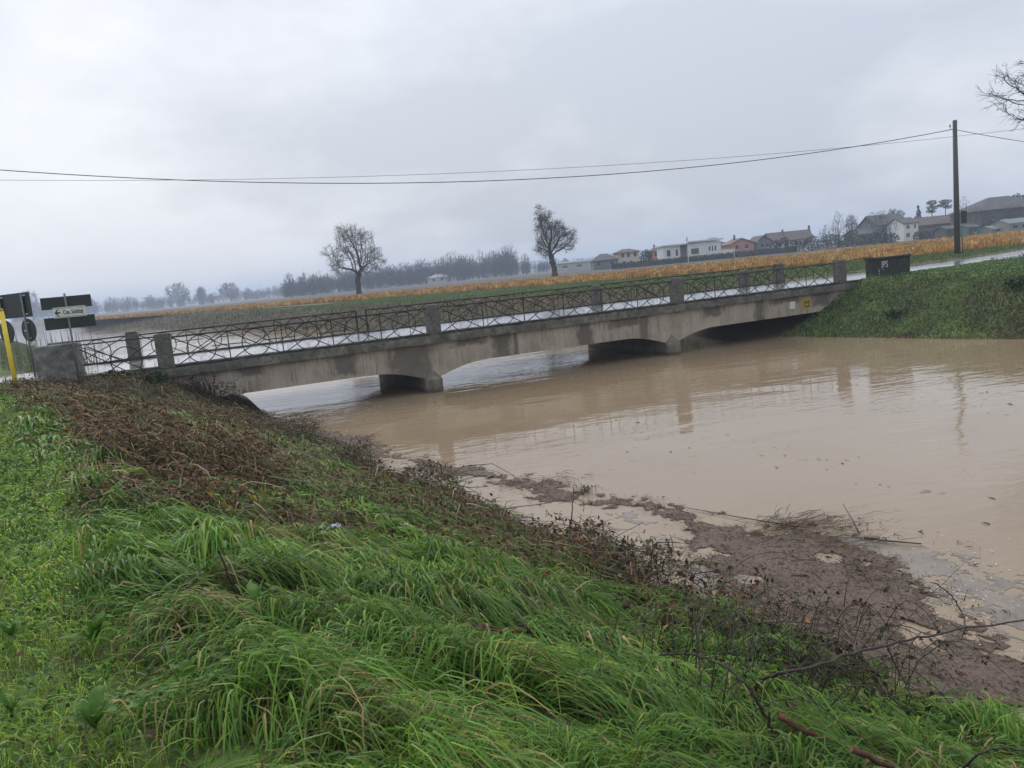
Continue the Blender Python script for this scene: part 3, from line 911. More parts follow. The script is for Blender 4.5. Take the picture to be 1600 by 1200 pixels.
# ------------------------------------------------------------------ bare trees (space colonisation)
def grow(att, trunk, step, infl, kill, iters=90, seed=0):
    """returns node positions and parents"""
    rg = np.random.default_rng(seed)
    nodes = [np.array(p_, float) for p_ in trunk]; par = [-1] + list(range(len(trunk) - 1))
    att = np.array(att, float); alive = np.ones(len(att), bool)
    N0 = np.array(nodes)
    D = np.linalg.norm(att[:, None] - N0[None], axis=2)
    near = D.argmin(1); dist = D.min(1)
    for it in range(iters):
        use = alive & (dist < infl)
        if not use.any():
            break
        ui = np.where(use)[0]
        newn = []
        for nd in np.unique(near[ui]):
            a = ui[near[ui] == nd]
            v = att[a] - nodes[nd]
            v = (v / (np.linalg.norm(v, axis=1)[:, None] + 1e-9)).sum(0)
            pv_ = nodes[nd] - nodes[par[nd]] if par[nd] >= 0 else np.array([0, 0, 1.0])
            v = v / (np.linalg.norm(v) + 1e-9) + .55 * pv_ / (np.linalg.norm(pv_) + 1e-9) + rg.normal(0, .2, 3)
            v /= np.linalg.norm(v) + 1e-9
            newn.append((nd, nodes[nd] + v * step))
        s0 = len(nodes)
        for nd, q_ in newn:
            nodes.append(q_); par.append(nd)
        NN = np.array(nodes[s0:])
        for k in range(0, len(NN), 400):
            D = np.linalg.norm(att[:, None] - NN[None, k:k + 400], axis=2)
            m = D.min(1); mi = D.argmin(1) + s0 + k
            b = m < dist
            dist[b] = m[b]; near[b] = mi[b]
        alive &= dist > kill
    return np.array(nodes), np.array(par)
def tree_mesh(name, nodes, par, r_tip, r_base, mat, twigs=2, twl=.6, seed=0, minlen=0):
    rg = np.random.default_rng(seed)
    n_ = len(nodes)
    cnt = np.zeros(n_)
    ch = np.zeros(n_, int)
    for i in range(n_ - 1, 0, -1):
        ch[par[i]] += 1
    acc = np.where(ch == 0, 1.0, 0)
    for i in range(n_ - 1, 0, -1):
        acc[par[i]] += acc[i]
    ex = math.log(r_base / r_tip) / math.log(max(acc[0], 2))
    rad = r_tip * acc ** ex
    i = np.arange(1, n_); a = nodes[par[i]]; b = nodes[i]
    ra = np.minimum(rad[par[i]], rad[i] * 1.7); rb = rad[i]
    # add fine twigs at the shoots
    tips = np.where(acc <= 3)[0]; tips = tips[tips > 0]
    tt = np.repeat(tips, twigs)
    if len(tt):
        d0 = nodes[tt] - nodes[par[tt]]; d0 /= np.linalg.norm(d0, axis=1)[:, None] + 1e-9
        dv = d0 + rg.normal(0, .55, (len(tt), 3)); dv /= np.linalg.norm(dv, axis=1)[:, None]
        a = np.concatenate([a, nodes[tt]]); b = np.concatenate([b, nodes[tt] + dv * rg.uniform(.4, 1.2, (len(tt), 1)) * twl])
        ra = np.concatenate([ra, rad[tt] * .8]); rb = np.concatenate([rb, np.full(len(tt), r_tip * .45)])
    d = b - a; Ln = np.linalg.norm(d, axis=1); d = d / (Ln[:, None] + 1e-9)
    ref = np.where(np.abs(d[:, 2:3]) < .9, np.array([[0, 0, 1.0]]), np.array([[1.0, 0, 0]]))
    e1 = np.cross(d, ref); e1 /= np.linalg.norm(e1, axis=1)[:, None] + 1e-9
    e2 = np.cross(d, e1)
    sides = 4
    m = len(a)
    V = np.zeros((m, 2 * sides, 3))
    for k in range(sides):
        an = 2 * math.pi * k / sides
        o_ = e1 * math.cos(an) + e2 * math.sin(an)
        V[:, k] = a + o_ * ra[:, None]; V[:, sides + k] = b + o_ * rb[:, None]
    pat = np.array([[k, (k + 1) % sides, (k + 1) % sides + sides, k + sides] for k in range(sides)]).ravel()
    loops = ((np.arange(m) * 2 * sides)[:, None] + pat[None]).ravel()
    tot = np.full(m * sides, 4)
    V = V.reshape(-1, 3)
    return np_mesh(name, V, loops, np.arange(m * sides) * 4, tot, None, mat, True), tips
def ellips(n_, lobes, seed):
    """points in a union of ellipsoids (cx, cy, cz, rx, ry, rz, weight), denser to the rim"""
    rg = np.random.default_rng(seed)
    wt = np.array([l_[6] for l_ in lobes]); out = []
    for l_, k in zip(lobes, (wt / wt.sum() * n_).astype(int)):
        v = rg.normal(0, 1, (k, 3)); v /= np.linalg.norm(v, axis=1)[:, None]
        r_ = rg.random(k) ** .36
        out.append(np.array(l_[:3]) + v * r_[:, None] * np.array(l_[3:6]))
    return np.concatenate(out)
simple('crown_twig', (0.032, 0.027, 0.024), (0.06, 0.05, 0.042), 3, 0.95, 0)
def clumps(n_, env, rlo, rhi, seed):
    # many small leaf-and-twig clumps inside an envelope, so sky shows between them
    rg = np.random.default_rng(seed); out = []
    for e_ in env:
        for _ in range(int(n_ * e_[6])):
            v = rg.normal(0, 1, 3); v /= np.linalg.norm(v); v *= rg.random() ** .4
            c_ = np.array(e_[:3]) + v * np.array(e_[3:6]); r_ = rg.uniform(rlo, rhi)
            out.append((c_[0], c_[1], c_[2], r_ * rg.uniform(.8, 1.4), r_ * 1.2, r_ * rg.uniform(.7, 1.2), r_ ** 2))
    return out
def bare_tree(name, label, base, lobes, trunk_h, r_base, natt, step, seed, leaves=0, leafcol=((.12, .075, .04), (.085, .056, .034), (.06, .045, .03)), leafsz=.11, group=None, cat='tree', r_tip=.012, twl=.7, trunk_pts=None, kill=None, twigs=2):
    root = empty(name, base)
    tag(root, label, cat, group)
    att = ellips(natt, lobes, seed)
    if trunk_pts is None:
        k = max(int(trunk_h / step), 2)
        rg = np.random.default_rng(seed + 3)
        wob = np.cumsum(rg.normal(0, .04, (k + 1, 2)), 0) * step
        trunk_pts = [(wob[i, 0], wob[i, 1], trunk_h * i / k) for i in range(k + 1)]
    nodes, par = grow(att, trunk_pts, step, infl=step * 9, kill=kill or step * 1.5, seed=seed)
    nt_ = len(trunk_pts)
    # trunk as a tapered column of its own, crown as the branch work
    me, tips = tree_mesh('crown', nodes, par, r_tip, r_base, 'crown_twig', twigs, twl, seed)
    o = np_obj('crown', me, root)
    tp = [(p_[0], p_[1], p_[2]) for p_ in trunk_pts]
    tr = [r_base * (1.03 + .55 * math.exp(-i * step / .5)) * (1 - .25 * i / len(tp)) for i in range(len(tp))]
    MB().tube([(tp[0][0], tp[0][1], -.4)] + tp, [tr[0] * 1.1] + tr, 10).build('trunk', 'bark', root, True)
    if leaves:
        rg = np.random.default_rng(seed + 9)
        c_ = nodes[rg.choice(tips, leaves)] + rg.normal(0, twl * .5, (leaves, 3))
        veg('withered_leaves', [leafquads(c_, rg.uniform(.6, 1.3, leaves) * leafsz, pick(leaves, leafcol, [1] * len(leafcol)), 0.2)], 'dry_leaf', root)['kind'] = 'stuff'
    return root
TY = 140.0
P = at(560, hor(560), TY); z_ = lambda py, px, Y: at(px, py, Y)[2]
# rounded tree left of centre
bare_tree('field_tree', 'round-crowned bare tree at the field edge, left one of the two lone trees', (P[0], TY, 0),
          clumps(90, [(0, 0, 7.9, 4.7, 4.2, 4.1, .8), (-.6, 0, 10.8, 2.0, 2.2, 1.7, .2), (3.4, 0, 6.0, 1.6, 2, 1.5, .12), (-3.4, 0, 6.4, 1.6, 2, 1.8, .12)], .6, 1.15, 8), 3.2, .46, 2400, .28, 21, leaves=3600, leafsz=.13, twigs=4, twl=.75, r_tip=.013)
P = at(866, hor(866), TY)
bare_tree('field_tree', 'tall two-lobed bare tree at the field edge, right one of the two lone trees', (P[0], TY, 0),
          clumps(60, [(-1.1, 0, 9.6, 1.7, 2.0, 2.5, .45), (1.7, 0, 6.9, 2.0, 2.2, 2.6, .5), (-1.2, 0, 5.8, 1.5, 2, 1.9, .25), (.5, 0, 8.4, 1.5, 2, 1.9, .3)], .55, 1.05, 6), 2.2, .5, 2100, .28, 22, leaves=8000, leafsz=.16, twigs=4, twl=.65, r_tip=.013)
# tree standing out of frame on the right, its boughs reach into the picture
P = at(1692, 300, 38.0)
tb = (P[0], 38.0, float(terr(P[0], 38.0)) - .05)
bare_tree('roadside_tree', 'bare tree at the right edge, only its hanging bough tips show', tb,
          [(-1.6, 0, 7.9 - tb[2], 3.0, 2.6, 1.45, 1.0), (1.5, 0, 9.2, 2.8, 2.6, 2.0, .8), (-1.0, 0, 6.6, 2.6, 2.4, .8, .4)], 5.0, .30, 800, .22, 23, leaves=90, leafsz=.10, twl=.5, r_tip=.0085, kill=.30)

# ------------------------------------------------------------------ village trees
def XP(px, Y):
    return at(px, hor(px), Y)[0]
def HT(px, py, Y):
    return at(px, py, Y)[2]
bare_tree('poplar_tree', 'slim bare poplar, left of the pair before the grey farm buildings', (XP(1311, 215), 215, 0), [(0, 0, 5.4, 1.7, 1.7, 4.4, 1)], 1.5, .22, 420, .35, 31, r_tip=.018, twl=.9)
bare_tree('poplar_tree', 'dense dark upright tree, right of the pair before the grey farm buildings', (XP(1331, 213), 213, 0), [(0, 0, 4.6, 1.7, 1.7, 3.9, 1)], 1.2, .24, 520, .33, 32, leaves=1600, leafsz=.22, r_tip=.02)
bare_tree('village_tree', 'broad bare tree rising beside the big grey barn', (XP(1370, 226), 226, 0), [(0, 0, 6.2, 3.2, 3, 2.8, 1), (1.5, 0, 7, 2.2, 2, 2, .4)], 2.4, .28, 620, .36, 33, r_tip=.018, twl=.8)
bare_tree('village_tree', 'thin leafless tree behind the utility pole', (XP(1502, 190), 190, 0), [(0, 0, 6.6, 2.2, 2, 3.0, 1)], 2.5, .16, 260, .38, 34, r_tip=.013)
bare_tree('village_tree', 'low bare tree left of the long dark farm building', (XP(1524, 200), 200, 0), [(0, 0, 5.0, 2.4, 2, 2.4, 1)], 1.5, .18, 360, .36, 35, r_tip=.016)
bare_tree('village_tree', 'small bare tree among the bushes left of the poplars', (XP(1292, 222), 222, 0), [(0, 0, 4.2, 2.3, 2, 2.4, 1)], 1.2, .16, 300, .36, 36, r_tip=.016)
bare_tree('village_tree', 'small bare tree in front of the big grey barn', (XP(1392, 205), 205, 0), [(0, 0, 3.6, 2.6, 2, 2.2, 1)], 1.0, .14, 320, .36, 37, r_tip=.016)
bare_tree('village_tree', 'bare thicket tree before the right part of the long farm building', (XP(1582, 186), 186, 0), [(0, 0, 3.8, 3.0, 2, 2.6, 1)], 1.0, .16, 380, .36, 38, r_tip=.018)
def crownball(n_, lobes, seed, sz, pal, wts):
    c_ = ellips(n_, lobes, seed)
    return leafquads(c_, RNG.uniform(.6, 1.4, len(c_)) * sz, pick(len(c_), pal, wts), .3)
EVG = [(.018, .035, .018), (.03, .05, .025), (.012, .022, .014)]
def evergreen(name, label, x, Y, lobes, n_, sz=.45, trunk=2.0, pal=EVG, cat='tree', group=None):
    root = empty(name, (x, Y, 0)); tag(root, label, cat, group)
    MB().tube([(0, 0, -.3), (0, 0, max(l_[2] for l_ in lobes))], [.2, .08], 7).build('trunk', 'bark', root, True)
    veg('crown', [crownball(n_, lobes, int(abs(x) * 7) % 91, sz, pal, [1] * len(pal))], 'dry_leaf', root)
    return root
def tier(h, r_, k=6):
    return [(0, 0, h * (.2 + .75 * i / (k - 1)), r_ * (1 - .85 * i / (k - 1)), r_ * (1 - .85 * i / (k - 1)), h * .11, 1.2 - i / k) for i in range(k)]
evergreen('conifer_tree', 'pointed dark conifer behind the wide brown-roofed house', XP(1265, 245), 245, tier(6.9, 1.5), 700, .45)
evergreen('pine_tree', 'left of two flat-topped pines above the brick barn', XP(1457, 240), 240, [(0, 0, 10.2, 1.5, 1.4, .8, 1), (.2, 0, 8.9, 1.9, 1.5, .7, 1), (-.4, 0, 7.8, 1.5, 1.4, .6, .7)], 520, .4)
evergreen('pine_tree', 'right of two flat-topped pines above the brick barn', XP(1478, 240), 240, [(0, 0, 10.2, 2.0, 1.6, .7, 1), (-.7, 0, 9.2, 1.7, 1.5, .6, .8), (.8, 0, 8.7, 1.2, 1.3, .6, .5)], 520, .4)
evergreen('round_tree', 'dark round evergreen between the two-storey house and the orange house', XP(1010, 225), 225, [(0, 0, 2.6, 1.9, 1.8, 2.0, 1)], 700, .4)
evergreen('conifer_tree', 'small dark conifer tip above the white villa', XP(1075, 260), 260, tier(7.4, 1.1), 260, .35)
evergreen('conifer_tree', 'dark conifers rising behind the big grey barn roof', XP(1405, 255), 255, [(-1.8, 0, 8.6, 1.6, 1.4, 1.6, 1), (.6, 0, 8.2, 1.3, 1.4, 1.4, .7), (-5.5, 0, 7.0, 1.4, 1.4, 1.4, .6)], 620, .4)
evergreen('conifer_tree', 'pointed dark conifer between barn roof and white farmhouse', XP(1436, 250), 250, tier(9.8, 2.0), 600, .6)
evergreen('conifer_tree', 'bushy treetop above the ridge of the long dark farm building', XP(1591, 235), 235, [(0, 0, 8.8, 2.2, 1.6, 1.6, 1), (-1.5, 0, 8.0, 1.6, 1.6, 1.2, .6)], 500, .5)
evergreen('garden_shrub', 'dark shrubs in front of the grey gabled house', XP(1213, 205), 205, [(0, 0, 2.3, 1.6, 1.2, 1.3, 1), (2.2, 0, 3.1, 1.0, 1.0, 1.2, .5)], 520, .35, cat='shrub')
evergreen('garden_shrub', 'dark tangle of bushes left of the poplars', XP(1268, 200), 200, [(-4.5, 0, 1.4, 3.0, 1.2, 1.8, 1), (0, 0, 1.6, 3.2, 1.4, 2.0, 1), (4.5, 0, 1.6, 3.0, 1.4, 2.2, 1), (8.0, 0, 1.4, 2.6, 1.4, 1.8, 1)], 2600, .35, cat='shrub')
evergreen('garden_shrub', 'dark bushes below the long dark farm building', XP(1555, 178), 178, [(-3.5, 0, 1.2, 2.6, 1.2, 1.4, 1), (0, 0, 1.6, 2.8, 1.4, 1.9, 1), (3.5, 0, 1.9, 2.6, 1.4, 2.2, 1)], 1500, .35, cat='shrub')
evergreen('garden_shrub', 'dark scrubby bushes along the foot of the grey barns', XP(1378, 200), 200, [(-5, 0, 1.0, 2.6, 1.2, 1.5, 1), (-1, 0, 1.5, 2.4, 1.2, 2.0, 1), (2.5, 0, 1.1, 2.0, 1.2, 1.5, .8)], 1500, .35, cat='shrub')
evergreen('garden_shrub', 'dark bushes in front of the long brick barn', XP(1462, 198), 198, [(-3.5, 0, 1.0, 2.2, 1.2, 1.4, 1), (.5, 0, 1.2, 2.4, 1.2, 1.5, 1)], 1000, .35, cat='shrub')
# clipped hedge in front of the villa
hg = empty('garden_hedge', (XP(1100, 212), 212, 0)); tag(hg, 'long low dark green hedge in front of the white villa', 'hedge')
c_ = np.stack([RNG.uniform(-24.5, 24.5, 5200), RNG.normal(0, .35, 5200), RNG.uniform(0, 1.45, 5200) + .15 * RNG.random(5200)], 1)
veg('foliage', [leafquads(c_, RNG.uniform(.25, .5, 5200), pick(5200, [(.018, .045, .022), (.03, .06, .03)], [1, 1]), .3)], 'dry_leaf', hg)
MB().box(-24.4, 24.4, -.25, .25, -.2, 1.2).build('stems', 'wall_dark', hg)

# ------------------------------------------------------------------ village houses
def house(name, label, px0, px1, Y, wall_h, roof_h, depth, wall, roof, rtype='gable', wins=(), doors=(), chim=(), over=.4, yaw=0.0, cat='house', base=0.0, frame=False):
    x0, x1 = XP(px0, Y), XP(px1, Y)
    wd = x1 - x0
    root = empty(name, ((x0 + x1) / 2, Y, base), yaw); tag(root, label, cat)
    h = wd / 2
    MB().box(-h, h, 0, depth, -.4, wall_h).build('wall', wall, root)
    o = over
    if rtype == 'gable':       # ridge along the front
        m = depth / 2
        r_ = MB().add([(-h - o, -o, wall_h - .1), (h + o, -o, wall_h - .1), (h + o, m, wall_h + roof_h), (-h - o, m, wall_h + roof_h), (h + o, depth + o, wall_h - .1), (-h - o, depth + o, wall_h - .1),
                       (-h - o, -o, wall_h + .08), (h + o, -o, wall_h + .08), (h + o, m, wall_h + roof_h + .2), (-h - o, m, wall_h + roof_h + .2), (h + o, depth + o, wall_h + .08), (-h - o, depth + o, wall_h + .08)],
                      [(0, 3, 2, 1), (3, 5, 4, 2), (6, 7, 8, 9), (9, 8, 10, 11), (0, 1, 7, 6), (5, 11, 10, 4), (1, 2, 8, 7), (2, 4, 10, 8), (0, 6, 9, 3), (3, 9, 11, 5)]).build('roof', roof, root)
        MB().add([(-h, 0, wall_h), (-h, depth, wall_h), (-h, m, wall_h + roof_h * .93), (h, 0, wall_h), (h, depth, wall_h), (h, m, wall_h + roof_h * .93)], [(0, 2, 1), (3, 4, 5)]).build('gable_wall', wall, root)
    elif rtype == 'front':     # gable faces the viewer
        r_ = MB().add([(-h - o, -o, wall_h - .1), (0, -o, wall_h + roof_h), (h + o, -o, wall_h - .1), (-h - o, depth + o, wall_h - .1), (0, depth + o, wall_h + roof_h), (h + o, depth + o, wall_h - .1),
                       (-h - o, -o, wall_h + .1), (0, -o, wall_h + roof_h + .2), (h + o, -o, wall_h + .1), (-h - o, depth + o, wall_h + .1), (0, depth + o, wall_h + roof_h + .2), (h + o, depth + o, wall_h + .1)],
                      [(0, 1, 4, 3), (1, 2, 5, 4), (6, 9, 10, 7), (7, 10, 11, 8), (0, 6, 7, 1), (1, 7, 8, 2), (3, 4, 10, 9), (4, 5, 11, 10), (0, 3, 9, 6), (2, 8, 11, 5)]).build('roof', roof, root)
        MB().add([(-h, 0, wall_h), (h, 0, wall_h), (0, 0, wall_h + roof_h * .95)], [(0, 1, 2)]).build('gable_wall', wall, root)
    elif rtype == 'hip':
        m = depth / 2; rr = min(m, h * .7)
        r_ = MB().add([(-h - o, -o, wall_h), (h + o, -o, wall_h), (h + o, depth + o, wall_h), (-h - o, depth + o, wall_h), (-h + rr, m, wall_h + roof_h), (h - rr, m, wall_h + roof_h),
                       (-h - o, -o, wall_h - .15), (h + o, -o, wall_h - .15), (h + o, depth + o, wall_h - .15), (-h - o, depth + o, wall_h - .15)],
                      [(0, 1, 5, 4), (1, 2, 5), (2, 3, 4, 5), (3, 0, 4), (6, 9, 8, 7), (0, 6, 7, 1), (1, 7, 8, 2), (2, 8, 9, 3), (3, 9, 6, 0)]).build('roof', roof, root)
    else:
        r_ = MB().bevbox(-h - o, h + o, -o, depth + o, wall_h + .003, wall_h + .3, .02).build('roof', roof, root)
    for (wx, wz, ww, wh) in wins:
        m_ = MB().box(-h + wx * wd - ww / 2, -h + wx * wd + ww / 2, -.02, .06, wz, wz + wh).build('window', 'window_glass', root)
        MB().box(-h + wx * wd - ww / 2 - .08, -h + wx * wd + ww / 2 + .08, -.07, -.021, wz - .1, wz - .004).build('sill', 'fascia', m_)
        if frame:
            MB().box(-h + wx * wd - .03, -h + wx * wd + .03, -.04, -.021, wz, wz + wh).build('mullion', 'fascia', m_)
    for (wx, ww, wh) in doors:
        MB().box(-h + wx * wd - ww / 2, -h + wx * wd + ww / 2, -.02, .05, 0, wh).build('door', 'shutter', root)
    for (wx, zz) in chim:
        MB().box(-h + wx * wd - .25, -h + wx * wd + .25, depth * .35, depth * .35 + .5, wall_h, zz).build('chimney', 'wall_brick', root)
    return root
# white villa with flat roof: two wings and a recessed glazed middle
Y = 220
vl = empty('modern_villa', (XP(1037, Y), Y, 0), 0); tag(vl, 'white modern flat-roofed villa behind the hedge', 'house')
wv = XP(1128, Y) - XP(1037, Y)
MB().box(0, wv * .29, 0, 9, -.3, 4.75).build('left_wing', 'wall_white', vl)
MB().box(wv * .41, wv * .97, -.8, 9, -.3, 5.0).build('right_wing', 'wall_white', vl)
MB().box(wv * .29 + .003, wv * .41 - .003, 1.2, 8, -.3, 4.7).build('glazed_middle', 'wall_grey', vl)
MB().bevbox(-.5, wv * .415, -.7, 9.4, 4.753, 5.15, .03).build('roof_slab', 'fascia', vl)
MB().bevbox(wv * .40, wv * 1.01, -1.5, 9.4, 5.155, 5.6, .03).build('roof_slab', 'fascia', vl)
MB().box(wv * .86, wv * .98, 3, 6, 5.6, 6.0).build('roof_box', 'wall_palegrey', vl)
for wx, z0, ww, wh, yy in ((.09, 2.0, 1.0, 1.7, 0), (.23, 2.0, .6, 1.7, 0), (.53, 2.0, 2.1, 1.5, -.8), (.78, 2.0, .4, 1.7, -.8), (.83, 2.0, .4, 1.7, -.8), (.88, 2.0, .4, 1.7, -.8)):
    m_ = MB().box(wv * wx - ww / 2, wv * wx + ww / 2, yy - .02, yy + .05, z0, z0 + wh).build('window', 'shutter' if ww == 2.1 else 'window_glass', vl)
    MB().box(wv * wx - ww / 2 - .08, wv * wx + ww / 2 + .08, yy - .06, yy - .021, z0 - .1, z0 - .004).build('sill', 'fascia', m_)
gw = empty('garden_wall', (XP(1128, 216), 216, 0), 0); tag(gw, 'pale garden wall between the villa and the pink house', 'wall')
MB().box(-4.0, 3.4, 0, .3, -.3, 2.35).build('wall', 'wall_white', gw); MB().box(-4.05, 3.45, -.05, .35, 2.353, 2.45).build('coping', 'fascia', gw)
house('bungalow', 'low grey building with hipped roof, left end of the village', 928, 966, 245, 2.9, 1.9, 9, 'wall_grey', 'roof_grey', 'hip', [(.2, 1.2, 1, 1.2), (.75, 1.2, 1, 1.2)])
house('two_storey_house', 'pale two-storey house with brown eaves next to the round evergreen', 965, 1000, 250, 4.6, 1.1, 9, 'wall_cream', 'roof_brown', 'hip', [(.25, 3.1, .9, 1.2), (.5, 3.1, .9, 1.2), (.8, 3.1, .9, 1.2), (.3, .6, .9, 1.3), (.6, .6, .9, 1.3)], over=.7)
house('warehouse', 'long pale low warehouse far behind the right lone tree', 872, 927, 330, 3.4, .6, 14, 'wall_palegrey', 'sheet_pale', 'gable', [(.2, 1.6, 2, .8), (.6, 1.6, 2, .8)], cat='building')
house('orange_house', 'small bright orange house left of the white villa', 1020, 1042, 232, 4.0, 1.1, 8, 'wall_orange', 'roof_brown', 'hip', [(.25, 2.4, .7, 1.1), (.6, 2.4, .7, 1.1)], chim=[(.3, 5.8)])
house('tiled_house', 'brown-roofed house peeking out behind the villa', 1118, 1140, 246, 4.2, 1.0, 8, 'wall_brick', 'roof_brown', 'hip', [(.6, 2.9, .9, 1.0)])
house('pink_house', 'salmon pink house with low gable facing the field', 1141, 1178, 224, 3.6, 1.4, 9, 'wall_pink', 'roof_red', 'front', [(.3, 2.2, .8, 1.1), (.7, 2.2, .8, 1.1)], chim=[(.35, 6.2)])
house('gabled_house', 'grey gabled house right of the pink house', 1183, 1206, 226, 3.5, 1.7, 9, 'wall_grey', 'roof_grey', 'front', [(.35, 2.0, .8, 1.0), (.7, 2.0, .8, 1.0)])
house('wide_house', 'wide house with white wall under a big brown roof', 1211, 1272, 232, 3.3, 2.5, 11, 'wall_white', 'roof_brown', 'gable', [(.12, 1.7, 1, 1.2), (.3, 1.7, 1, 1.2), (.55, 1.7, 1, 1.2), (.8, 1.7, 1, 1.2)], chim=[(.35, 6.6)], over=.6, yaw=math.radians(3))
house('low_barn', 'low grey barn right of the poplars', 1341, 1374, 222, 2.9, 1.3, 9, 'wall_grey', 'roof_grey', 'gable', [(.3, 1.4, .9, .8), (.7, 1.4, .9, .8)], cat='barn')
house('big_barn', 'tall grey barn with dark sloping roof left of the white farmhouse', 1372, 1414, 224, 5.0, 2.8, 12, 'wall_grey', 'roof_grey', 'gable', [(.2, 3.0, .9, 1.0), (.55, 3.0, .9, 1.0)], doors=[(.35, 2.4, 3.0)], cat='barn', over=.5)
house('farmhouse', 'white two-storey farmhouse with four dark windows', 1412, 1435, 214, 4.6, 1.5, 9, 'wall_white', 'roof_grey', 'gable', [(.30, 3.2, .85, .9), (.78, 3.2, .55, .9), (.30, 1.0, .9, 1.1), (.80, 1.0, .6, 1.1)], over=.3, frame=True)
house('brick_barn', 'long brown brick barn with big tiled roof behind the utility pole', 1436, 1512, 220, 3.7, 2.2, 13, 'wall_brick', 'roof_brown', 'gable', [(.12, 2.7, .5, .5), (.22, 2.7, .5, .5), (.32, 2.7, .5, .5), (.42, 2.7, .5, .5), (.55, 2.7, .5, .5), (.7, 2.7, .5, .5)], cat='barn', over=.6)
house('long_farm_building', 'large dark farm building with a broad roof at the right edge', 1533, 1640, 205, 5.9, 3.3, 14, 'wall_dark', 'roof_grey', 'hip', [(.18, 3.4, .8, .9), (.36, 3.4, .8, .9), (.56, 3.4, .8, .9), (.75, 3.4, .8, .9)], cat='barn', over=.7)
house('tin_shed', 'small turquoise sheet metal shed right of the utility pole', 1513, 1531, 168, 1.9, .5, 4, 'sheet_green', 'roof_grey', 'gable', [(.6, .9, .5, .5)], doors=[(.2, .9, 1.7)], cat='shed', over=.15)
house('dark_shed', 'low dark shed beside the turquoise shed', 1480, 1514, 172, 2.0, .6, 5, 'wall_dark', 'roof_grey', 'gable', [(.7, 1.0, .5, .5)], doors=[(.3, 1.2, 1.8)], cat='shed', over=.25)
house('greenhouse', 'pale green greenhouse at the right edge below the long farm building', 1577, 1625, 165, 1.9, .8, 6, 'sheet_pale', 'sheet_pale', 'gable', [(.2, .8, 1, .7), (.5, .8, 1, .7)], cat='greenhouse', over=.1)
house('greenhouse', 'low pale plastic tunnel left of the right-edge greenhouse', 1551, 1568, 168, 1.1, .6, 5, 'sheet_pale', 'sheet_pale', 'gable', [(.5, .5, .6, .4)], cat='greenhouse', over=.1)
house('woodland_house', 'small white-roofed house in front of the wood left of centre', 668, 700, 430, 3.2, 1.6, 10, 'wall_palegrey', 'fascia', 'hip', [(.3, 1.2, 1.2, 1.3), (.7, 1.2, 1.2, 1.3)])
for px, Y_, w_, lb in ((300, 690, 6, 'tiny white house at the foot of the far left treeline'), (345, 660, 10, 'second tiny pale house before the far left treeline')):
    d_ = w_ / 2 / (Y_ / F)
    house('distant_house', lb, px - d_, px + d_, Y_, 3.4, 1.2, 8, 'wall_white', 'roof_brown', 'hip', [(.3, 1.4, 1, 1.2), (.7, 1.4, 1, 1.2)])
# slim lamp posts in the village
for px, lb in ((1308, 'pale slim lamp post before the poplars'), (1075, 'short white post in front of the villa hedge'), (1147, 'short white post at the right end of the villa hedge')):
    hh = 5.2 if px == 1308 else 2.0
    o = MB().tube([(XP(px, 205), 205, -.2), (XP(px, 205), 205, hh)], .07, 6)
    o.box(XP(px, 205) - .16, XP(px, 205) + .16, 204.9, 205.1, hh - .003, hh + .12)
    tag(o.build('slim_post', 'fascia'), lb, 'post')

# ------------------------------------------------------------------ far woods
def wood(name, label, px0, px1, Y0, Y1, hfun, n_, seed, fuzz=130):
    rg = np.random.default_rng(seed)
    parts = []
    for i in range(n_):
        Y_ = rg.uniform(Y0, Y1); px = rg.uniform(px0, px1)
        h = hfun(px) * rg.uniform(.55, 1.18); x = XP(px, Y_)
        r_ = h * rg.uniform(.2, .34)
        k = fuzz
        v = rg.normal(0, 1, (k, 3)); v /= np.linalg.norm(v, axis=1)[:, None]
        c_ = np.array([x, Y_, h * .50]) + v * (rg.random(k) ** .5)[:, None] * np.array([r_, r_, h * .50])
        root = c_.copy(); root[:, 2] = np.maximum(root[:, 2] - h * .06, 0)
        ang = np.arctan2(v[:, 1], v[:, 0])
        col = np.tile(np.array([[.055, .048, .045]]) * rg.uniform(.7, 1.3), (k, 1)) * rg.uniform(.8, 1.2, (k, 1))
        parts.append(blades(root, ang, rg.uniform(.05, .12, k) * h, rg.uniform(.06, .16, k) * h, np.full(k, .26 * Y_ / 450), col, 2, droop=0))
        parts.append(blades(np.array([[x, Y_, -.3]]), np.array([0.0]), np.array([.1]), np.array([h * .85]), np.array([.5]), np.array([[.05, .042, .036]]), 2, droop=0))
    return tag(veg(name, parts, 'tree_twig'), label, 'wood', None, 'stuff')
wood('far_wood', 'hazy bare wood behind the two lone trees', 446, 808, 430, 500, lambda px: np.interp(px, [446, 470, 560, 640, 700, 800, 808], [9, 11, 11.5, 12.5, 13.5, 14.5, 9]), 400, 41)
wood('far_treeline', 'low hazy treeline on the far left horizon', 20, 445, 760, 880, lambda px: np.interp(px, [20, 150, 250, 330, 445], [18, 16, 13, 11, 11]), 330, 42, 90)
wood('far_treeline', 'dim low trees between the wood and the village', 800, 930, 480, 560, lambda px: np.interp(px, [800, 860, 930], [9, 8, 6]), 110, 43, 80)
wood('far_treeline', 'hazy background trees behind the village roofs', 1130, 1660, 330, 420, lambda px: np.interp(px, [1130, 1280, 1400, 1660], [5, 7, 9, 9]), 120, 44, 90)
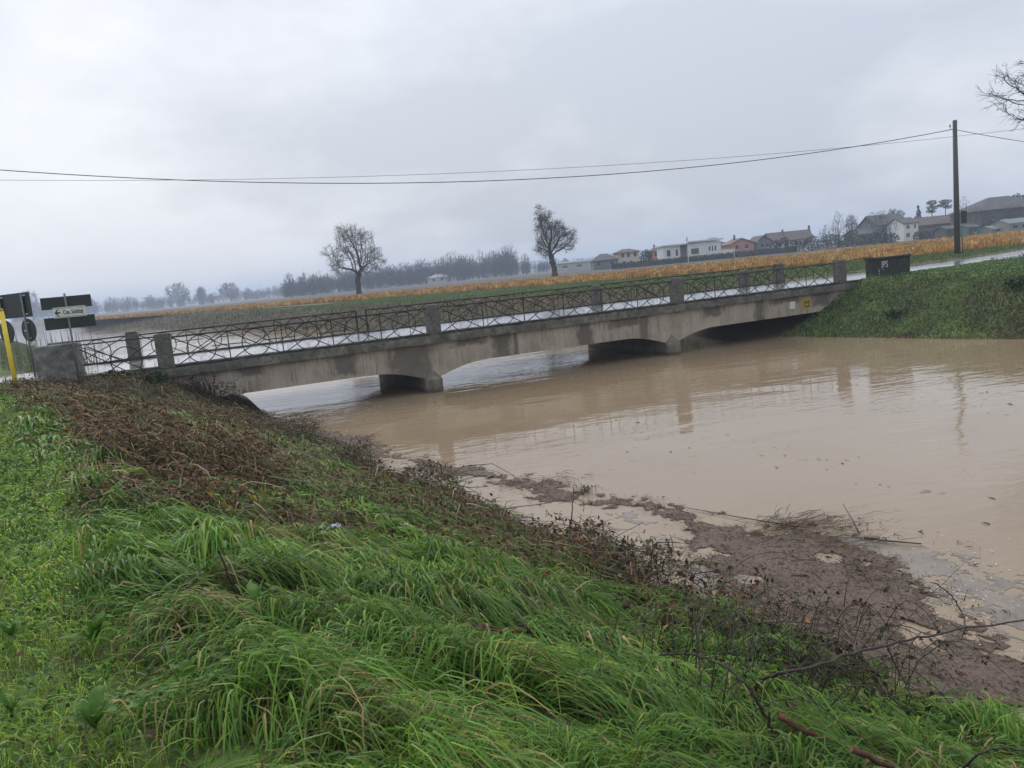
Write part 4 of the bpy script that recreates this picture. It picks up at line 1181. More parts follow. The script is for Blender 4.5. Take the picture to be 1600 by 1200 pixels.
# bigger single trees standing out of the far left line
for px, h, lb, sd in ((281, 22, 'large round hazy tree standing out of the far left treeline', 51), (360, 17, 'smaller round hazy tree in the far left treeline', 52), (316, 16, 'narrow hazy tree between the two round far trees', 53), (52, 28, 'hazy tree behind the direction sign', 54)):
    Y_ = 720
    bare_tree('distant_tree', lb, (XP(px, Y_), Y_, 0), [(0, 0, h * .58, h * (.5 if px in (281, 360) else .2), h * .4, h * .42, 1)], h * .2, .7, 380, h * .05, sd, leaves=900, leafsz=1.0, r_tip=.14, twl=2.0)
for px, h, lb, sd in ((455, 13, 'bare tree at the left end of the hazy wood', 61), (702, 16, 'bare treetop rising above the middle of the wood', 62), (716, 16.5, 'second bare treetop rising above the middle of the wood', 63), (800, 17.5, 'bare tree at the right end of the hazy wood', 64), (822, 11, 'small bare tree just right of the hazy wood', 65)):
    Y_ = 425
    bare_tree('distant_tree', lb, (XP(px, Y_), Y_, 0), [(0, 0, h * .6, h * .26, h * .25, h * .4, 1)], h * .25, .35, 240, h * .05, sd, r_tip=.06, twl=1.2)
# ------------------------------------------------------------------ vegetation on the near bank
def wedge(r0, r1, dens, fov=43):
    a0, a1 = math.radians(90 - fov), math.radians(90 + fov)
    n_ = int(dens * (a1 - a0) / 2 * (r1 * r1 - r0 * r0))
    r_ = np.sqrt(RNG.uniform(r0 * r0, r1 * r1, n_)); a = RNG.uniform(a0, a1, n_)
    return r_ * np.cos(a), r_ * np.sin(a)
def seen(x, y, z, m=160):
    X, Y_, d = pr(np.stack([x, y, z], 1))
    return (d > .3) & (X > -m) & (X < 1600 + m) & (Y_ < 1200 + 260) & (Y_ > 0)
def under_bridge(x, y, pad=.25):
    s, t = bst(x, y)
    ins = (s > -3.8) & (s < 32) & (t > -pad) & (t < 6.3 + pad)
    low = (t < 3.5) & (((s > -.2) & (s < 6) & (t < 2.5)) | ((s > 21) & (s < 27.3)))
    return ins & ~low
def on_road(x, y):
    s, t = bst(x, y)
    ctr = 3.15 + np.where(s > 30, 0.0075 * np.minimum(s - 30, 25) ** 2 + np.maximum(s - 55, 0) * 0.375, 0)
    return np.abs(t - ctr) < 2.75
GREEN = [(.105, .205, .028), (.080, .165, .034), (.150, .250, .030), (.195, .240, .038), (.33, .27, .11)]
def brownness(x, y):
    """0 green .. 1 dead brown brush: band on the bank top between here and the bridge"""
    p, q = pq(x, y)
    edge = q + 1.6 * (fbm(p * .35, q * .3 + 5, 3) - .5)
    b = sst(.75, 1.35, edge) * sst(6.4, 7.2, p + 1.2 * (q - 2) * .8 + 2.6 * (fbm(x * .6, y * .6, 2) - .5))
    green_gap = sst(2.2, 3.2, edge + (fbm(x * .5 + 7, y * .5, 3) - .5) * 3) * sst(23, 18, p)
    b = b * (1 - .88 * green_gap)
    # dark dead strip along the waterline
    strip_ = sst(-.85, -.4, q - shore_near(p) + .9 * (fbm(p * .9, q, 2) - .5)) * sst(4.6, 6.5, p)
    return np.clip(np.maximum(b, strip_ * .95), 0, 1)
def flow(x, y):
    p, q = pq(x, y)
    down = math.atan2(RQ[1], RQ[0])
    return down - .8 + 2.6 * (fbm(x * .55 + 3, y * .55, 2) - .5) + 1.4 * (vnoise(x * 1.7, y * 1.7 + 40) - .5)
parts_long, parts_short, parts_brush = [], [], []
RINGS = [(1.2, 3.2, 3000), (3.2, 5.0, 2400), (5.0, 7.5, 1700), (7.5, 11, 1100), (11, 16, 700), (16, 22, 420), (22, 31, 210)]
for r0, r1, dens in RINGS:
    x, y = wedge(r0, r1, dens)
    z = terr(x, y)
    p, q = pq(x, y)
    ok = seen(x, y, z) & (z > WATER + .02) & ~under_bridge(x, y) & ~on_road(x, y) & (q < 12)
    x, y, z, p, q = x[ok], y[ok], z[ok], p[ok], q[ok]
    n_ = len(x); rm = (r0 + r1) / 2
    br = brownness(x, y)
    u_ = RNG.random(n_)
    isb = u_ < br * .93
    # how rank the grass is: short meadow on the left, long lodged grass in front and down the bank
    longm = sst(.45, 1.1, q + .6 * (fbm(x * .8, y * .8, 2) - .5) * 2) * sst(26, 14, p) + sst(5.6, 3.6, p + q * .3) * (.05 + .85 * sst(.35, 1.0, q + 1.0 * (fbm(x * 1.2, y * 1.2, 2) - .5)))
    longm = np.clip(longm, 0, 1)
    wsc = np.clip(rm / 4.2, .85, 3.2)
    root = np.stack([x, y, z - .01], 1)
    clump = fbm(x * 2.3, y * 2.3, 2); gap = vnoise(x * 5 + 9, y * 5)
    # tussocks: jittered cells that share a lie, a height and a tint
    jx = x + .16 * (vnoise(x * 4, y * 4) - .5) * 2; jy = y + .16 * (vnoise(x * 4 + 31, y * 4) - .5) * 2
    cs = .30 if r1 < 12 else .5
    ca, cb = np.floor(jx / cs).astype(int), np.floor(jy / cs).astype(int)
    tus = _perm[ca % 256, cb % 256]; tus2 = _perm[(ca * 7 + 3) % 256, (cb * 5 + 11) % 256]; tus3 = _perm[(ca * 3 + 90) % 256, (cb * 9 + 71) % 256]
    leftf = sst(.25, 1.15, q + .8 * (fbm(x * .9, y * .9, 2) - .5))
    # --- long grass
    thin = (gap > .30) | (RNG.random(n_) < .35)
    m = ~isb & (RNG.random(n_) < longm) & thin
    k = m.sum()
    if k:
        Ln = RNG.uniform(.18, .50, k) * (.65 + .7 * clump[m]) * (.42 + .58 * leftf[m])
        H = (.03 + .13 * sst(.3, .75, clump[m]) + .12 * tus2[m] ** 2) * RNG.uniform(.4, 1.35, k) * (.6 + .4 * leftf[m])
        a = flow(x[m], y[m]) + (tus[m] - .5) * 1.7 + RNG.normal(0, .36, k) + np.where(RNG.random(k) < .14, RNG.normal(0, 1.6, k), 0)
        gx, gy = x[m] + np.cos(a) * Ln, y[m] + np.sin(a) * Ln
        lean = (np.maximum(terr(gx, gy), WATER) - z[m]) / Ln
        hue = fbm(x[m] * 1.1 + 30, y[m] * 1.1, 3)
        col = pick(k, GREEN, [4, 4.2, 3.0, .8, .4])
        dry = (RNG.random(k) < .34 * sst(.5, .68, hue))[:, None]
        col = np.where(dry, pick(k, [(.22, .18, .07), (.15, .14, .05), (.30, .23, .11)], [2, 2, 1]), col)
        col *= np.array([1.0, 1.0, 1.0]) * ((.74 + .45 * vnoise(x[m] * .9, y[m] * .9 + 11)) * (.78 + .44 * tus3[m]))[:, None]
        parts_long.append(blades(root[m], a, Ln, H, RNG.uniform(.005, .0112, k) * wsc, col, 6 if r1 <= 5 else 5 if r1 < 8 else 4 if r1 <= 11 else 3, lean=lean, tipcol=col * 1.25))
        # dead bits caught between the blades
        kk = int(k * .07); i_ = RNG.choice(np.where(m)[0], kk)
        c_ = root[i_] + np.stack([RNG.normal(0, .03, kk), RNG.normal(0, .03, kk), RNG.uniform(.02, .16, kk)], 1)
        parts_long.append(leafquads(c_, RNG.uniform(.015, .05, kk) * np.sqrt(wsc), pick(kk, [(.10, .065, .035), (.17, .13, .06), (.06, .045, .03), (.10, .17, .03)], [2, 1, 2, 2]), .5, 2.0))
    # --- short meadow grass
    m = ~isb & ~m & (thin | (longm < .3))
    k = m.sum()
    if k:
        Ln = RNG.uniform(.03, .13, k) * (.7 + .6 * clump[m]); H = RNG.uniform(.02, .10, k) * (.4 + 1.0 * clump[m])
        a = flow(x[m], y[m]) + RNG.normal(0, 1.1, k)
        col = pick(k, [(.215, .355, .040), (.165, .295, .042), (.27, .40, .046), (.32, .35, .065), (.38, .31, .13)], [4, 3.0, 3, 1.0, .4])
        hue = fbm(x[m] * .8 + 60, y[m] * .8, 3)
        dry = (RNG.random(k) < .5 * sst(.56, .72, hue))[:, None]
        col = np.where(dry, pick(k, [(.21, .17, .075), (.16, .14, .06), (.11, .085, .045)], [2, 2, 1]), col)
        parts_short.append(blades(root[m], a, Ln, H, RNG.uniform(.003, .0062, k) * np.minimum(wsc, 2.2), col, 3, droop=.6))
        # clover and weed leaves low in the sward
        kk = int(k * .30); i_ = RNG.choice(np.where(m)[0], kk)
        c_ = root[i_] + np.array([0, 0, .03]) + RNG.uniform(0, .05, (kk, 3))
        parts_short.append(leafquads(c_, RNG.uniform(.018, .042, kk) * np.sqrt(wsc), pick(kk, [(.065, .14, .03), (.05, .11, .035), (.10, .15, .03)], [2, 2, 1]), .75, 1.3))
    # --- dead brush
    m = isb
    k = m.sum()
    if k:
        mound = .55 * sst(.30, .72, fbm(x * .75 + 20, y * .75, 3)) + .14 * clump
        mound = mound * (.25 + .75 * sst(25.5, 19, p))
        rootm = root[m] + np.stack([np.zeros(k), np.zeros(k), RNG.random(k) * mound[m]], 1)
        Ln = RNG.uniform(.10, .55, k); H = RNG.uniform(-.04, .16, k) * (.35 + 1.0 * clump[m])
        a = flow(x[m], y[m]) + RNG.normal(0, 1.3, k)
        gx, gy = x[m] + np.cos(a) * Ln, y[m] + np.sin(a) * Ln
        lean = (np.maximum(terr(gx, gy), WATER) - z[m]) / Ln
        stripk = (q[m] - shore_near(p[m]) > -1.5)
        col = pick(k, [(.135, .078, .044), (.085, .050, .032), (.200, .138, .078), (.110, .110, .040), (.31, .25, .14), (.095, .16, .035)], [3.6, 2.6, 2.4, 1.8, 1.0, 1.1])
        col = np.where(stripk[:, None], pick(k, [(.045, .032, .023), (.08, .056, .037), (.13, .10, .062), (.08, .12, .035)], [2.4, 3, 1.6, 1.6]), col)
        parts_brush.append(blades(rootm, a, Ln, H, RNG.uniform(.003, .0068, k) * wsc, col, 3, lean=lean + RNG.normal(0, .18, k), droop=.7))
        kk = int(k * .6); i_ = RNG.choice(np.where(m)[0], kk)
        hh = .02 + RNG.random(kk) * (mound[i_] + .06)
        c_ = root[i_] + np.stack([RNG.normal(0, .08, kk), RNG.normal(0, .08, kk), hh], 1)
        pal = [(.145, .074, .042), (.09, .048, .030), (.20, .115, .060), (.085, .110, .038), (.27, .16, .045), (.055, .036, .025)]
        parts_brush.append(leafquads(c_, RNG.uniform(.022, .062, kk) * np.clip(wsc, .8, 2.0) ** .6, pick(kk, pal, [3, 3, 2, 1.2, .35, 2]), .35))
# a few bright autumn leaves caught in the brush
for px, py, n_, pal in ((325, 752, 34, [(.26, .02, .015), (.16, .02, .015)]), (365, 748, 18, [(.30, .14, .04), (.22, .09, .03)]), (268, 697, 14, [(.36, .22, .03)]), (330, 785, 16, [(.30, .22, .03)]), (120, 678, 20, [(.28, .17, .04)])):
    P = land(px, py, .15)
    c_ = P + np.stack([RNG.normal(0, .22, n_), RNG.normal(0, .3, n_), RNG.uniform(-.02, .12, n_)], 1)
    parts_brush.append(leafquads(c_, RNG.uniform(.05, .09, n_), pick(n_, pal, [1] * len(pal)), .4))
tag(veg('long_grass', parts_long, 'grass_blade'), 'long wet lodged grass covering the near bank', 'grass', None, 'stuff')
tag(veg('meadow_grass', parts_short, 'grass_blade'), 'short bright green meadow grass on the left', 'grass', None, 'stuff')
tag(veg('dead_brush', parts_brush, 'dry_leaf'), 'tangled brown dead weeds along the bank up to the bridge', 'brush', None, 'stuff')

# ------------------------------------------------------------------ vegetation on the far bank
def scatter(p0, p1, q0, q1, n_):
    p = RNG.uniform(p0, p1, n_); q = RNG.uniform(q0, q1, n_)
    x, y = xy(p, q); z = terr(x, y)
    ok = seen(x, y, z, 60) & (z > WATER - .02) & ~under_bridge(x, y, .1) & ~on_road(x, y)
    return x[ok], y[ok], z[ok], p[ok], q[ok]
# right-hand slope below the end block
x, y, z, p, q = scatter(2, 25, 28.4, 44, 150000)
n_ = len(x); rt = np.stack([x, y, z - .02], 1); hu = fbm(x * .5, y * .5, 3); cl = fbm(x * 1.3 + 5, y * 1.3, 2)
tall = sst(.05, -.25, z)
col = pick(n_, [(.145, .215, .062), (.18, .25, .068), (.105, .155, .056), (.23, .24, .095), (.18, .14, .08)], [4, 3, 2.2, 1.8, 1.0])
brn = (RNG.random(n_) < .55 * sst(.46, .60, hu) * tall)[:, None]
col *= (.95 + .9 * fbm(x * 1.1 + 9, y * 1.1, 3))[:, None]
col = np.where(brn, pick(n_, [(.11, .085, .045), (.075, .06, .035), (.15, .13, .07)], [2, 2, 1]), col)
a = RNG.normal(-2.4, .9, n_)
ps = [blades(rt, a, RNG.uniform(.08, .3, n_), (.04 + .24 * tall * cl ** 1.5) * RNG.uniform(.3, 1.5, n_), RNG.uniform(.010, .024, n_), col, 2, droop=.7)]
k = 16000; i_ = RNG.choice(n_, k)
c_ = rt[i_] + np.stack([RNG.normal(0, .1, k), RNG.normal(0, .1, k), RNG.uniform(.03, .3, k) * tall[i_] * cl[i_] * 1.5 + .03], 1)
ps.append(leafquads(c_, RNG.uniform(.06, .13, k), pick(k, [(.07, .14, .045), (.10, .18, .05), (.045, .09, .04)], [1, 1, 1]), .5))
tag(veg('slope_grass', ps, 'grass_blade'), 'rough green grass slope below the blackened end block', 'grass', None, 'stuff')
# upstream bank seen through the railing, then its flat top
x, y, z, p, q = scatter(26, 330, 28.3, 38, 120000)
keep = RNG.random(len(x)) < np.clip(60 / (p + 1), .12, 1); x, y, z, p, q = x[keep], y[keep], z[keep], p[keep], q[keep]
n_ = len(x); rt = np.stack([x, y, z - .02], 1); hu = fbm(p * .12, q * .5, 3); cl = fbm(p * .35 + 5, q * .8, 2)
onslope = sst(-.05, -.35, z)
gr = (RNG.random(n_) < np.clip(.10 + .8 * (1 - onslope) + 1.4 * (hu - .5), .03, .95))[:, None]
red = (RNG.random(n_) < .5 * sst(-12, -4, -np.abs(p - 40)))[:, None]
brown = np.where(red, pick(n_, [(.13, .055, .03), (.10, .05, .03), (.16, .10, .05)], [1, 1, 1]), pick(n_, [(.15, .12, .075), (.10, .08, .052), (.20, .17, .11), (.12, .12, .062)], [3, 3, 2, 2]))
col = np.where(gr, pick(n_, [(.085, .13, .035), (.065, .10, .032), (.12, .14, .05)], [2, 2, 1]), brown)
sc_ = np.clip(p / 45, .8, 3.5)
tag(veg('bank_grass', [blades(rt, RNG.uniform(0, 6.28, n_), RNG.uniform(.1, .4, n_) * sc_ ** .5, (.10 + .38 * onslope * cl) * RNG.uniform(.4, 1.3, n_), RNG.uniform(.025, .05, n_) * sc_, col, 2, droop=.7)], 'dry_leaf'),
    'brown winter grass on the far river bank upstream of the bridge', 'grass', None, 'stuff')
# verge grass between bank, road and crop on the far side
x, y, z, p, q = scatter(-20, 95, 34, 75, 170000)
fr = np.interp(x, [c[0] for c in CROP_F], [c[1] for c in CROP_F])
keep = (y < fr + 1.5) & ~((p < 25) & (q < 44) & (y < 40)); x, y, z = x[keep], y[keep], z[keep]
n_ = len(x); rt = np.stack([x, y, z - .01], 1)
tag(veg('verge_grass', [blades(rt, RNG.uniform(0, 6.28, n_), RNG.uniform(.08, .3, n_), RNG.uniform(.05, .2, n_) * (.4 + 1.3 * fbm(x * .4, y * .4, 3)), RNG.uniform(.03, .06, n_), pick(n_, [(.075, .135, .032), (.095, .15, .036), (.06, .10, .032), (.13, .12, .05)], [3, 2, 2, .8]), 2, droop=.6)], 'grass_blade'),
    'green verge between the road and the golden crop', 'grass', None, 'stuff')
# left bank beyond the road, behind the signs
x, y, z, p, q = scatter(30, 190, -60, 8, 160000)
s, t = bst(x, y); keep = t > 6.4; x, y, z = x[keep], y[keep], z[keep]
n_ = len(x); rt = np.stack([x, y, z - .01], 1); dd = np.clip(y / 40, .7, 3)
tag(veg('upstream_grass', [blades(rt, RNG.uniform(0, 6.28, n_), RNG.uniform(.05, .25, n_), RNG.uniform(.06, .22, n_), RNG.uniform(.02, .045, n_) * dd, pick(n_, [(.075, .135, .032), (.095, .15, .036), (.06, .10, .032), (.13, .12, .05)], [3, 2, 2, .8]), 2, droop=.5)], 'grass_blade'),
    'green grass of the left bank beyond the road behind the signs', 'grass', None, 'stuff')
# golden crop
fx = np.array([c[0] for c in CROP_F]); fy = np.array([c[1] for c in CROP_F]); bx = np.array([c[0] for c in CROP_B]); by = np.array([c[1] for c in CROP_B])
n_ = 15000
u_ = RNG.uniform(0, len(fx) - 1.001, n_); i_ = u_.astype(int); f_ = u_ - i_; v_ = RNG.random(n_) ** 1.35
px_ = (fx[i_] * (1 - f_) + fx[i_ + 1] * f_) * (1 - v_) + (bx[i_] * (1 - f_) + bx[i_ + 1] * f_) * v_
py_ = (fy[i_] * (1 - f_) + fy[i_ + 1] * f_) * (1 - v_) + (by[i_] * (1 - f_) + by[i_ + 1] * f_) * v_
py_ = py_ + RNG.normal(0, .6, n_)
ok = seen(px_, py_, np.zeros(n_), 60); px_, py_ = px_[ok], py_[ok]
kb = 13; n_ = len(px_)
hgt = np.repeat(RNG.uniform(.28, .62, n_) * (.7 + .6 * fbm(px_ * .2, py_ * .2, 2)), kb)
rt = np.stack([np.repeat(px_, kb) + RNG.normal(0, .16, n_ * kb), np.repeat(py_, kb) + RNG.normal(0, .16, n_ * kb), np.full(n_ * kb, .01)], 1)
col = np.repeat(pick(n_, [(.46, .27, .08), (.38, .205, .06), (.55, .36, .14), (.30, .165, .055), (.22, .15, .055)], [3, 3, 2, 1.5, .8]), kb, 0) * RNG.uniform(.75, 1.25, (n_ * kb, 1))
tag(veg('golden_crop', [blades(rt, RNG.uniform(0, 6.28, n_ * kb), RNG.uniform(.05, .4, n_ * kb), hgt * RNG.uniform(.5, 1.2, n_ * kb), RNG.uniform(.035, .075, n_ * kb), col, 2, droop=.3)], 'dry_leaf'),
    'golden orange dry crop plants in the field behind the bridge', 'crop', None, 'stuff')

# ------------------------------------------------------------------ shrubs and reeds at the bridge ends
def leaf_shrub(name, label, P, lobes, n_, sz, pal, wts, mat='dry_leaf', stems=10):
    root = empty(name, P); tag(root, label, 'shrub')
    c_ = ellips(n_, lobes, int(abs(P[0]) * 13) % 97)
    veg('foliage', [leafquads(c_, RNG.uniform(.6, 1.4, len(c_)) * sz, pick(len(c_), pal, wts), .35)], mat, root)
    m_ = MB()
    for k in range(stems):
        e_ = c_[k * 7]
        m_.tube([(e_[0] * .2, e_[1] * .2, -.5), (e_[0] * .6, e_[1] * .6, e_[2] * .5), tuple(e_)], [.02, .014, .006], 4)
    o = m_.build('stem', 'cane', root); o['kind'] = 'stuff'
    return root
leaf_shrub('ivy_bush', 'dark green ivy bush under the left end of the railing', B(-1.3, -.45, -.45), [(-.5, 0, .2, .8, .3, .28, 1), (.5, .05, .15, .6, .3, .22, .6)], 900, .11, [(.020, .045, .018), (.035, .065, .025), (.05, .09, .04), (.10, .12, .08)], [4, 3, 1.5, .4], 'grass_blade')
leaf_shrub('bramble_thicket', 'brown leafless thicket against the left abutment', B(.9, -.5, -1.0), [(-.6, 0, .3, .9, .5, .55, 1), (.5, -.2, -.1, .6, .5, .5, .8)], 800, .07, [(.04, .03, .022), (.07, .05, .035), (.10, .08, .055), (.05, .06, .03)], [3, 2, 1, .8], stems=46)
leaf_shrub('bramble_thicket', 'dark bramble thicket with pale seed heads under the right bridge end', B(27.4, -.7, -1.35), [(0, 0, .2, 1.3, .6, .5, 1), (1.2, 0, .55, .7, .5, .45, .5), (-1.3, .2, -.1, .7, .5, .35, .4)], 1500, .085, [(.025, .028, .018), (.04, .05, .025), (.06, .045, .03), (.24, .23, .2)], [4, 3, 1, .14], stems=26)
leaf_shrub('ivy_bush', 'glossy ivy clump on the green slope right of the bridge', land(1400, 496) + np.array([0, 0, .1]), [(0, 0, .1, .55, .3, .16, 1)], 160, .12, [(.02, .045, .02), (.04, .08, .03), (.25, .3, .22)], [3, 2, .5], 'grass_blade', 4)
leaf_shrub('ivy_bush', 'dark broad-leaved weeds at the top right of the slope', land(1592, 452) + np.array([0, 0, .1]), [(0, 0, .15, .6, .4, .25, 1)], 240, .12, [(.02, .05, .02), (.04, .08, .03)], [3, 2], 'grass_blade', 4)
n_ = 150
P0 = B(-3.5, 9.5, 0)
rx = P0[0] + RNG.normal(-.5, 1.3, n_); ry = P0[1] + RNG.normal(0, 1.0, n_)
rz = np.maximum(terr(rx, ry), WATER)
tag(veg('dry_reeds', [blades(np.stack([rx, ry, rz], 1), RNG.uniform(0, 6.28, n_), RNG.uniform(.05, .35, n_), RNG.uniform(.8, 2.0, n_) - rz * .35, RNG.uniform(.02, .035, n_), pick(n_, [(.13, .11, .08), (.09, .07, .05)], [1, 1]), 3, droop=0)], 'dry_leaf'),
    'thin dry reeds behind the left end block', 'reeds', None, 'stuff')

# ------------------------------------------------------------------ broad-leaved weeds in the foreground grass
def big_leaf(Ln, wd, arch, seed):
    rg = random.Random(seed); m_ = MB(); k = 7
    for i in range(k + 1):
        t_ = i / k
        w_ = wd * .5 * math.sin(math.pi * min(t_ * .93 + .05, 1)) ** .7 * (1 + rg.uniform(-.12, .12))
        xx = Ln * t_ * (1 - .12 * t_); zz = arch * math.sin(t_ * 2.0) + rg.uniform(-.006, .006)
        m_.v += [(xx, -w_, zz + w_ * .35), (xx, 0, zz), (xx, w_, zz + w_ * .35)]
    for i in range(k):
        for j in range(2):
            a = i * 3 + j; m_.f.append((a, a + 1, a + 4, a + 3))
    me = m_.mesh('leaf'); me.polygons.foreach_set('use_smooth', [True] * len(me.polygons)); return me
def _dock(t, b):
    n_ = noise(t, 22, 4, 0.6)
    L(t, crmp(t, n_, [(0.3, (0.05, 0.115, 0.02)), (0.7, (0.10, 0.19, 0.03))]), b.inputs['Base Color'])
    b.inputs['Roughness'].default_value = 0.62
    b.inputs['Specular IOR Level'].default_value = 0.2
    tr = t.nodes.new('ShaderNodeBsdfTranslucent'); tr.inputs['Color'].default_value = (0.08, 0.18, 0.02, 1)
    mx = t.nodes.new('ShaderNodeMixShader'); mx.inputs[0].default_value = .25
    L(t, b.outputs[0], mx.inputs[1]); L(t, tr.outputs[0], mx.inputs[2]); L(t, mx.outputs[0], t.nodes['Material Output'].inputs['Surface'])
    bump(t, b, n_, .3, .01)
node_mat('dock_leaf', _dock)
LEAVES = []
for k, (a, b_, c_) in enumerate(((.22, .075, .10), (.17, .06, .11), (.26, .07, .08))):
    me = big_leaf(a, b_, c_, k); me.materials.append(MATS['dock_leaf']); LEAVES.append(me)
for px, py, n_, sc_, lb in ((150, 1005, 9, 1.1, 'broad-leaved dock weed in the grass, left foreground, largest leaves'), (20, 1000, 7, .9, 'broad-leaved weed at the left picture edge'), (300, 965, 6, .9, 'dock weed with upright leaves left of the bent dark stalk'),
                            (370, 1040, 6, .9, 'dock weed with two bright pointed leaves'), (300, 1075, 8, .9, 'flat dock rosette in the lower left grass'), (150, 1140, 9, 1.0, 'dock rosette near the bottom left corner'), (410, 960, 5, 1.3, 'dark broad leaf clump half covered by long grass'),
                            (490, 1035, 4, 1.2, 'single bright dock clump left of the long combed grass'), (20, 1120, 6, .9, 'round-leaved weed in the bottom left corner'), (590, 880, 6, 1.2, 'grey-green weed clump below the white litter'), (235, 1120, 6, .8, 'small dock weed beside the bottom left rosette')):
    P = land(px, py, .06)
    rt_ = tag(empty('dock_weed', tuple(P)), lb, 'weed', 'broad-leaved weeds in the grass')
    for k in range(n_):
        inst(LEAVES[k % 3], 'leaf', rt_, (0, 0, random.uniform(0, .03)), (0, -random.uniform(.0, .55), 2 * math.pi * k / n_ + random.uniform(-.4, .4)), (sc_ * random.uniform(.4, .78),) * 3)

# ------------------------------------------------------------------ canes, sticks and litter
def cane(name, label, pts, r0, r1, mat='cane', cat='branch', group=None, side=(), sides=6, lift=0.0):
    """pts: (px, py, height above the ground); a smooth tapered stem through them"""
    W_ = [land(a, b_, c_ + lift) for a, b_, c_ in pts]
    # Catmull-Rom
    Q_ = []
    for i in range(len(W_) - 1):
        p0 = W_[max(i - 1, 0)]; p1 = W_[i]; p2 = W_[i + 1]; p3 = W_[min(i + 2, len(W_) - 1)]
        for t_ in np.linspace(0, 1, 7)[:-1]:
            Q_.append(.5 * ((2 * p1) + (-p0 + p2) * t_ + (2 * p0 - 5 * p1 + 4 * p2 - p3) * t_ ** 2 + (-p0 + 3 * p1 - 3 * p2 + p3) * t_ ** 3) + np.array([random.gauss(0, r0 * .35) for _ in range(3)]))
    Q_.append(W_[-1])
    base = np.array(Q_[0])
    if cat == 'branch': r0, r1 = r0 * .78, r1 * .78
    rad = [r0 + (r1 - r0) * i / (len(Q_) - 1) for i in range(len(Q_))]
    root = empty(name, tuple(base)); tag(root, label, cat, group)
    MB().tube([tuple(a - base) for a in Q_], rad, sides).build('stem', mat, root, True)
    for k in range(2, len(Q_) - 1, 3):       # side spurs
        if random.random() < .75:
            d = np.array([random.gauss(0, 1), random.gauss(0, 1), random.gauss(.1, .8)]); d /= np.linalg.norm(d)
            l_ = random.uniform(.02, .09) * (1 + 10 * r0)
            a = Q_[k] - base
            MB().tube([tuple(a), tuple(a + d * l_ * .6), tuple(a + d * l_ + np.array([0, 0, -.01]))], [rad[k] * .6, rad[k] * .45, rad[k] * .2], 4).build('spur', mat, root)
    return root
random.seed(17)
G = 'tangled bramble canes on the right'
cane('bramble_cane', 'thick dark cane reaching out to the right picture edge over the debris', [(1190, 1060, .12), (1240, 1048, .28), (1330, 1022, .42), (1420, 1000, .55), (1510, 982, .66), (1625, 966, .8)], .013, .008, group=G, lift=.24)
cane('bramble_cane', 'grey-brown forked cane rising from the bottom grass, cut end at left', [(1205, 1135, .02), (1180, 1090, .16), (1152, 1055, .24), (1110, 1030, .26), (1068, 1022, .24), (1030, 1023, .22)], .012, .006, group=G, lift=.24)
cane('bramble_cane', 'arched thin cane bending over the water edge', [(1085, 990, .02), (1100, 960, .12), (1125, 920, .32), (1150, 885, .46), (1185, 866, .5), (1225, 864, .44), (1265, 882, .3)], .007, .003, group=G, lift=.24)
cane('bramble_cane', 'low thin cane arching above the grass toward the debris', [(1095, 1000, .04), (1140, 967, .2), (1175, 945, .3), (1240, 945, .36), (1290, 962, .3), (1312, 985, .2)], .006, .003, group=G, lift=.24)
cane('bramble_cane', 'long thin cane sweeping right below the thick cane', [(1120, 985, .1), (1200, 972, .22), (1280, 975, .3), (1360, 990, .32), (1420, 1010, .28), (1470, 1050, .15)], .006, .003, group=G, lift=.24)
cane('bramble_cane', 'hooked cane standing up from the thick cane', [(1508, 985, .62), (1506, 965, .68), (1490, 935, .8), (1464, 912, .92)], .008, .005, group=G, lift=.24)
cane('bramble_cane', 'crooked looped cane left of the hooked cane', [(1425, 1090, .02), (1400, 1040, .2), (1387, 1010, .36), (1390, 985, .46), (1410, 977, .5), (1445, 990, .46)], .008, .004, group=G, lift=.24)
cane('bramble_cane', 'straight thin twig slanting up over the debris raft', [(1395, 990, .4), (1430, 955, .52), (1465, 920, .64), (1506, 880, .78)], .006, .002, group=G, lift=.24)
cane('bramble_cane', 'curved dark cane in the bottom right corner', [(1505, 1200, .04), (1530, 1178, .16), (1570, 1168, .2), (1620, 1182, .16)], .008, .005, group=G, lift=.24)
cane('bramble_cane', 'short forked cane left of the grey-brown cane', [(1165, 1052, .1), (1180, 1030, .2), (1182, 1005, .3), (1160, 960, .38), (1120, 935, .36), (1080, 950, .25)], .006, .003, group=G, lift=.24)
cane('bramble_cane', 'drooping thin cane above the green tussock right of the raft', [(1300, 1035, .2), (1370, 1050, .26), (1430, 1075, .2), (1480, 1120, .05)], .005, .002, group=G, lift=.24)
cane('bramble_cane', 'thin twig leaning over the debris near the foam', [(1415, 960, .1), (1400, 910, .2), (1380, 870, .3), (1362, 845, .36)], .004, .002, group=G, lift=.24)
# the tangle these canes grow from
tg = empty('bramble_tangle', tuple(land(1190, 1060, 0))); tag(tg, 'dense tangle of thin dark brambles with withered leaves under the canes', 'bramble')
m_ = MB(); tips_ = []
b0 = land(1190, 1060, 0)
for k in range(130):
    px, py = random.gauss(1210, 115), random.gauss(1050, 48)
    if py > 1150: continue
    a_ = land(px, py, .03); an = random.uniform(-.9, 1.6); l_ = random.uniform(.35, 1.0); h_ = random.uniform(.18, .52)
    pts = []
    for t_ in np.linspace(0, 1, 9):
        x_ = a_[0] + math.cos(an) * l_ * t_; y_ = a_[1] + math.sin(an) * l_ * t_
        zg = a_[2] + (max(float(terr(x_, y_)), WATER) - a_[2]) * t_
        P = np.array([x_, y_, zg + h_ * math.sin(math.pi * t_ ** .8) + random.gauss(0, .012)]) - b0
        pts.append(tuple(P))
        if .25 < t_ and random.random() < .4: tips_.append(P)
    r_ = random.uniform(.0025, .0055)
    m_.tube(pts, [r_ * (1 - .6 * i / 8) for i in range(9)], 4)
